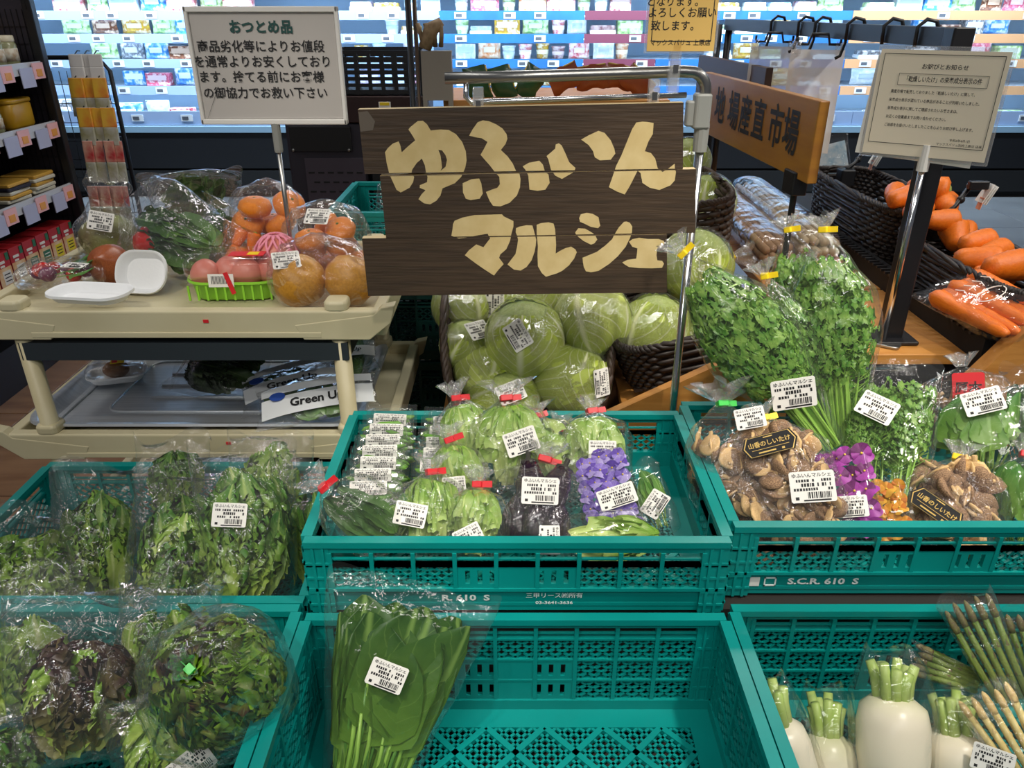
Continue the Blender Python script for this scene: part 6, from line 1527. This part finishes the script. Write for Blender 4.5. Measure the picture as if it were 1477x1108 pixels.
# clip strip display of hanging seasoning packets behind the rack end
hd = thing('strip_display', 'wire display of hanging seasoning packets at the end of the snack rack', 'display', U(140, 300, 4.0)); ho = U(140, 300, 4.0)
wmb = MB()
for i in range(12): wmb.tube([V((-.23 + i*.037, .03, -.50)), V((-.23 + i*.037, .03, .66))], .002, BLACK, 5)
for i in range(13): wmb.tube([V((-.24, .03, -.48 + i*.09)), V((.20, .03, -.48 + i*.09))], .002, BLACK, 5)
stuff(wmb.obj('wire_grid', hd)); MB().tube([(.205, .03, -ho.z+.01), (.205, .03, .66), (.16, .03, .72), (-.24, .03, .72)], .011, BLACK, 8).obj('frame_tube', hd, True)
MB().rbox((0, .03, -ho.z+.01), (.46, .34, .02), .01, BLACK).obj('foot', hd)
SE = [mat('seasoning_orange', '#d9692a', .35, var='#e3b53c', scale=14, coat=.4), mat('seasoning_silver', '#b9b8ae', .3, var='#8f8a5c', scale=18, coat=.4), mat('seasoning_white', '#d9d6d2', .4), mat('seasoning_red', '#b02a30', .35, var='#cfa08a', scale=22)]
def sachet(m1, m2, w_, h_):
    mb = MB(); mb.rbox((0, 0, -h_*.26), (w_, .008, h_*.5), .004, m1); mb.rbox((0, 0, -h_*.75), (w_, .010, h_*.48), .004, m2); mb.box((0, 0, -h_*.02), (w_*.9, .003, h_*.04), SE[2]); mb.tube([(0, .0, 0), (0, .02, .012), (0, .035, .012)], .002, BLACK, 5); return mb.mesh('seasoning_packet')
SM = [sachet(SE[0], SE[1], .05, .125), sachet(SE[2], SE[2], .048, .08), sachet(SE[3], SE[1], .035, .14)]
rows_ = [('top row', 78, 1, (108, 122, 136)), ('second row', 112, 0, (108, 124, 142)), ('third row', 155, 0, (120, 138, 154)), ('fourth row', 203, 2, (125, 140, 156, 168)), ('lowest row', 268, 2, (132, 141, 150, 159, 168, 176))]
for rn, py, k, xs in rows_:
    for i, px in enumerate(xs):
        p = U(px, py, 3.965 - .03*[q_[0] for q_ in rows_].index(rn) + .014*(i % 2)); tag(link('seasoning_packet', SM[k], None, T(*p) @ R('X', -6) @ S(1.42, 1.42, 1.42)), f"{nth[i]} hanging {('orange and silver', 'white', 'red')[k]} packet from the rack end, {rn} of the wire display", 'packet', 'hanging seasoning packets')
# low cabinet with packets behind the plank sign
cz = 1.262; cab = thing('wooden_cabinet', 'wooden cabinet behind the plank sign with packets on its top', 'cabinet', (.13, 2.57, 0))
MB().rbox((0, 0, cz-.0125), (.66, .40, .025), .004, WOOD).obj('top_board', cab)
MB().box((0, .01, .62), (.60, .34, 1.235), mat('cabinet_body', '#6b4a30', .5)).obj('body', cab)
for x in (-.15, .15): d_ = MB().rbox((x, -.17, .62), (.29, .016, 1.15), .004, mat('cabinet_door', '#7a5638', .5)).obj('door', cab); MB().box((.0, -.185, .7), (.012, .014, .1), SATIN).obj('handle', d_, M=T(x*.2, 0, 0))
BP = mat('brown_packet', '#9a4a1c', .35, var='#7d3814', scale=10, coat=.3); GP = mat('green_packet', '#24592e', .35, var='#1b4424', scale=10, coat=.3); YP = mat('packet_fold', '#c9b05a', .5)
def floppy(m1, seed):
    mb = MB(); r = random.Random(seed); n = 7; vs = []
    for sd in (1, -1):
        for j in range(n):
            for i in range(n):
                u, v = i/(n-1)*2-1, j/(n-1)*2-1; b = (1-u**4)*(1-v**4); vs.append((u*.07, -sd*.014*b, .05 + v*.05 + .006*math.sin(u*5+seed)))
    fs = []
    for s_ in (0, 1):
        for j in range(n-1):
            for i in range(n-1): f = (s_*n*n+j*n+i, s_*n*n+j*n+i+1, s_*n*n+(j+1)*n+i+1, s_*n*n+(j+1)*n+i); fs.append(f if s_ == 0 else f[::-1])
    mb.add(vs, fs, m1); mb.box((0, 0, .098), (.13, .003, .006), YP); mb.lathe([(.004, 0), (.004, .001), (.001, .001)], PAPER, 8, T(.0, -.004, .088) @ R('X', 90)); return mb.mesh('packet', True)
FP = {'brown': [floppy(BP, 1), floppy(BP, 2)], 'green': [floppy(GP, 3), floppy(GP, 4)]}
for i, (px, c, rz, ry) in enumerate(((690, 'green', 8, 78), (725, 'green', -12, 74), (765, 'green', 14, -60), (820, 'brown', 12, -24), (855, 'brown', -6, -8), (892, 'brown', 5, 10), (918, 'brown', -10, 40))):
    p = U(px, 138, 2.47 if c == 'brown' else 2.45)
    tag(link('packet', FP[c][i % 2], None, T(p.x, p.y + .012*(i % 3), cz + (.020 if abs(ry) < 30 else .040)) @ R('Z', rz) @ R('Y', ry) @ (T(0, 0, 0) if abs(ry) < 30 else T(0, 0, -.035)) @ S(.68, .68, .68)), (f"{nth[i]} dark green packet lying on the cabinet top, counted from the pole" if c == 'green' else f"{nth[i-3]} brown packet standing on the cabinet top, counted from the green ones"), 'packet', f'{c} packets on the cabinet')
# slotted machine, crate and box beyond the trolley
mc = thing('slotted_machine', 'dark grey metal unit with rows of vent slots beyond the trolley', 'appliance', (-.80, 3.65, 0))
MB().rbox((0, .02, .53), (.34, .48, 1.06), .01, DKGREY).obj('body', mc); MB().box((-.02, -.228, 1.0), (.26, .02, .10), BLACKM).obj('control_panel', mc)
vp_ = MB(); vp_.box((.03, -.224, .50), (.26, .006, .84), mat('vent_panel', '#4d4650', .45, .3)); vo_ = vp_.obj('vent_panel', mc); sv = MB()
for r_ in range(19):
    for c_ in range(6): sv.rbox((-.075 + c_*.042 + (.02 if r_ % 2 else 0), -.2275, .12 + r_*.041), (.026, .003, .007), .001, BLACKM, seg=1)
stuff(sv.obj('vent_slots', vo_))
for x in (-.14, .10): MB().lathe([(.006, 0), (.006, .004), (.001, .005)], SATIN, 8, T(x, -.238, .955) @ R('X', 90)).obj('screw', mc)
bx = thing('machine_top_box', 'dark maroon box with a small yellow tag on the counter by the pole', 'box', (-.565, 3.60, 1.064)); MB().rbox((0, 0, .055), (.40, .36, .105), .006, mat('maroon_box', '#2c1615', .4)).obj('body', bx)
ytg = MB().box((.03, -.182, .072), (.05, .003, .028), PAPER); ytg.box((.03, -.184, .078), (.04, .002, .012), YEL); ytg.obj('tag', bx)
ctr = thing('side_counter', 'dark counter carrying the maroon box beside the slotted machine', 'counter', (-.46, 3.62, 0)); MB().box((0, 0, .53), (.30, .40, 1.055), BLACKM).obj('body', ctr); MB().rbox((0, 0, 1.0595), (.31, .42, .006), .003, BLACK).obj('top', ctr)
bc = thing('slotted_crate', 'black slotted plastic crate lying on the maroon box', 'crate', (-.565, 3.60, 1.176))
def slotwall(mb, O, u, n, L, H):
    P = lambda x, z: V(O) + V(u)*x + V((0, 0, z))
    for k, z in enumerate([.012 + i*.0255 for i in range(7)]): mb.bar(P(0, z), P(L, z), .014, .005, BLACK, n)
    for x in [L*i/7 for i in range(8)]: mb.bar(P(x, 0), P(x, H), .016, .006, BLACK, n)
wl_ = MB(); slotwall(wl_, (-.19, -.16, 0), (1, 0, 0), (0, 1, 0), .38, .165); slotwall(wl_, (-.19, .16, 0), (1, 0, 0), (0, 1, 0), .38, .165)
slotwall(wl_, (-.19, -.16, 0), (0, 1, 0), (1, 0, 0), .32, .165); slotwall(wl_, (.19, -.16, 0), (0, 1, 0), (1, 0, 0), .32, .165); wl_.obj('slotted_wall', bc); MB().box((0, 0, .005), (.38, .32, .008), BLACK).obj('crate_floor', bc)
pl_ = thing('tall_pole', 'thin black pole rising behind the plank sign beside the grey box', 'pole', (-.285, 2.35, 0))
MB().tube([(0, 0, .01), (0, 0, 1.75)], .0085, BLACK, 10).obj('tube', pl_, True); MB().tube([(.017, .004, .01), (.017, .004, 1.75)], .006, mat('pole_bronze', '#5b4a3c', .4, .5), 8).obj('second_tube', pl_, True); MB().lathe([(.017, .002), (.017, .012), (.01, .02)], BLACK, 20).obj('foot', pl_)
tb2 = thing('ticket_box', 'grey metal box with a square opening on a slim stand by the pole', 'box', (-.212, 2.35, 1.12)); GM_ = mat('grey_box_metal', '#8c8378', .5)
for c_, s_ in (((0, 0, .21), (.085, .04, .13)), ((-.036, 0, .09), (.012, .04, .11)), ((.036, 0, .09), (.012, .04, .11)), ((0, 0, .04), (.085, .04, .012))): MB().box(c_, s_, GM_).obj('panel', tb2)
MB().tube([(0, 0, -1.11), (0, 0, .04)], .008, BLACK, 8).obj('stand', tb2, True); MB().lathe([(.016, -1.118), (.016, -1.108), (.010, -1.10)], BLACK, 18).obj('foot', tb2)
gv = MB(); gv.tube([(-.02, 0, .28), (.0, 0, .33), (.03, 0, .35)], [.018, .022, .012], mat('work_glove', '#a58a68', .7, var='#6b5438', scale=30), 9)
for k in range(4): gv.tube([(-.022 + k*.016, 0, .285), (-.028 + k*.019, -.006, .315), (-.036 + k*.021, -.004, .345)], .0065, MATS['work_glove'], 7)
tag(gv.obj('work_glove', None, True, M=T(-.225, 2.35, 1.12)), 'worn brown work glove stuffed on top of the grey box', 'glove')
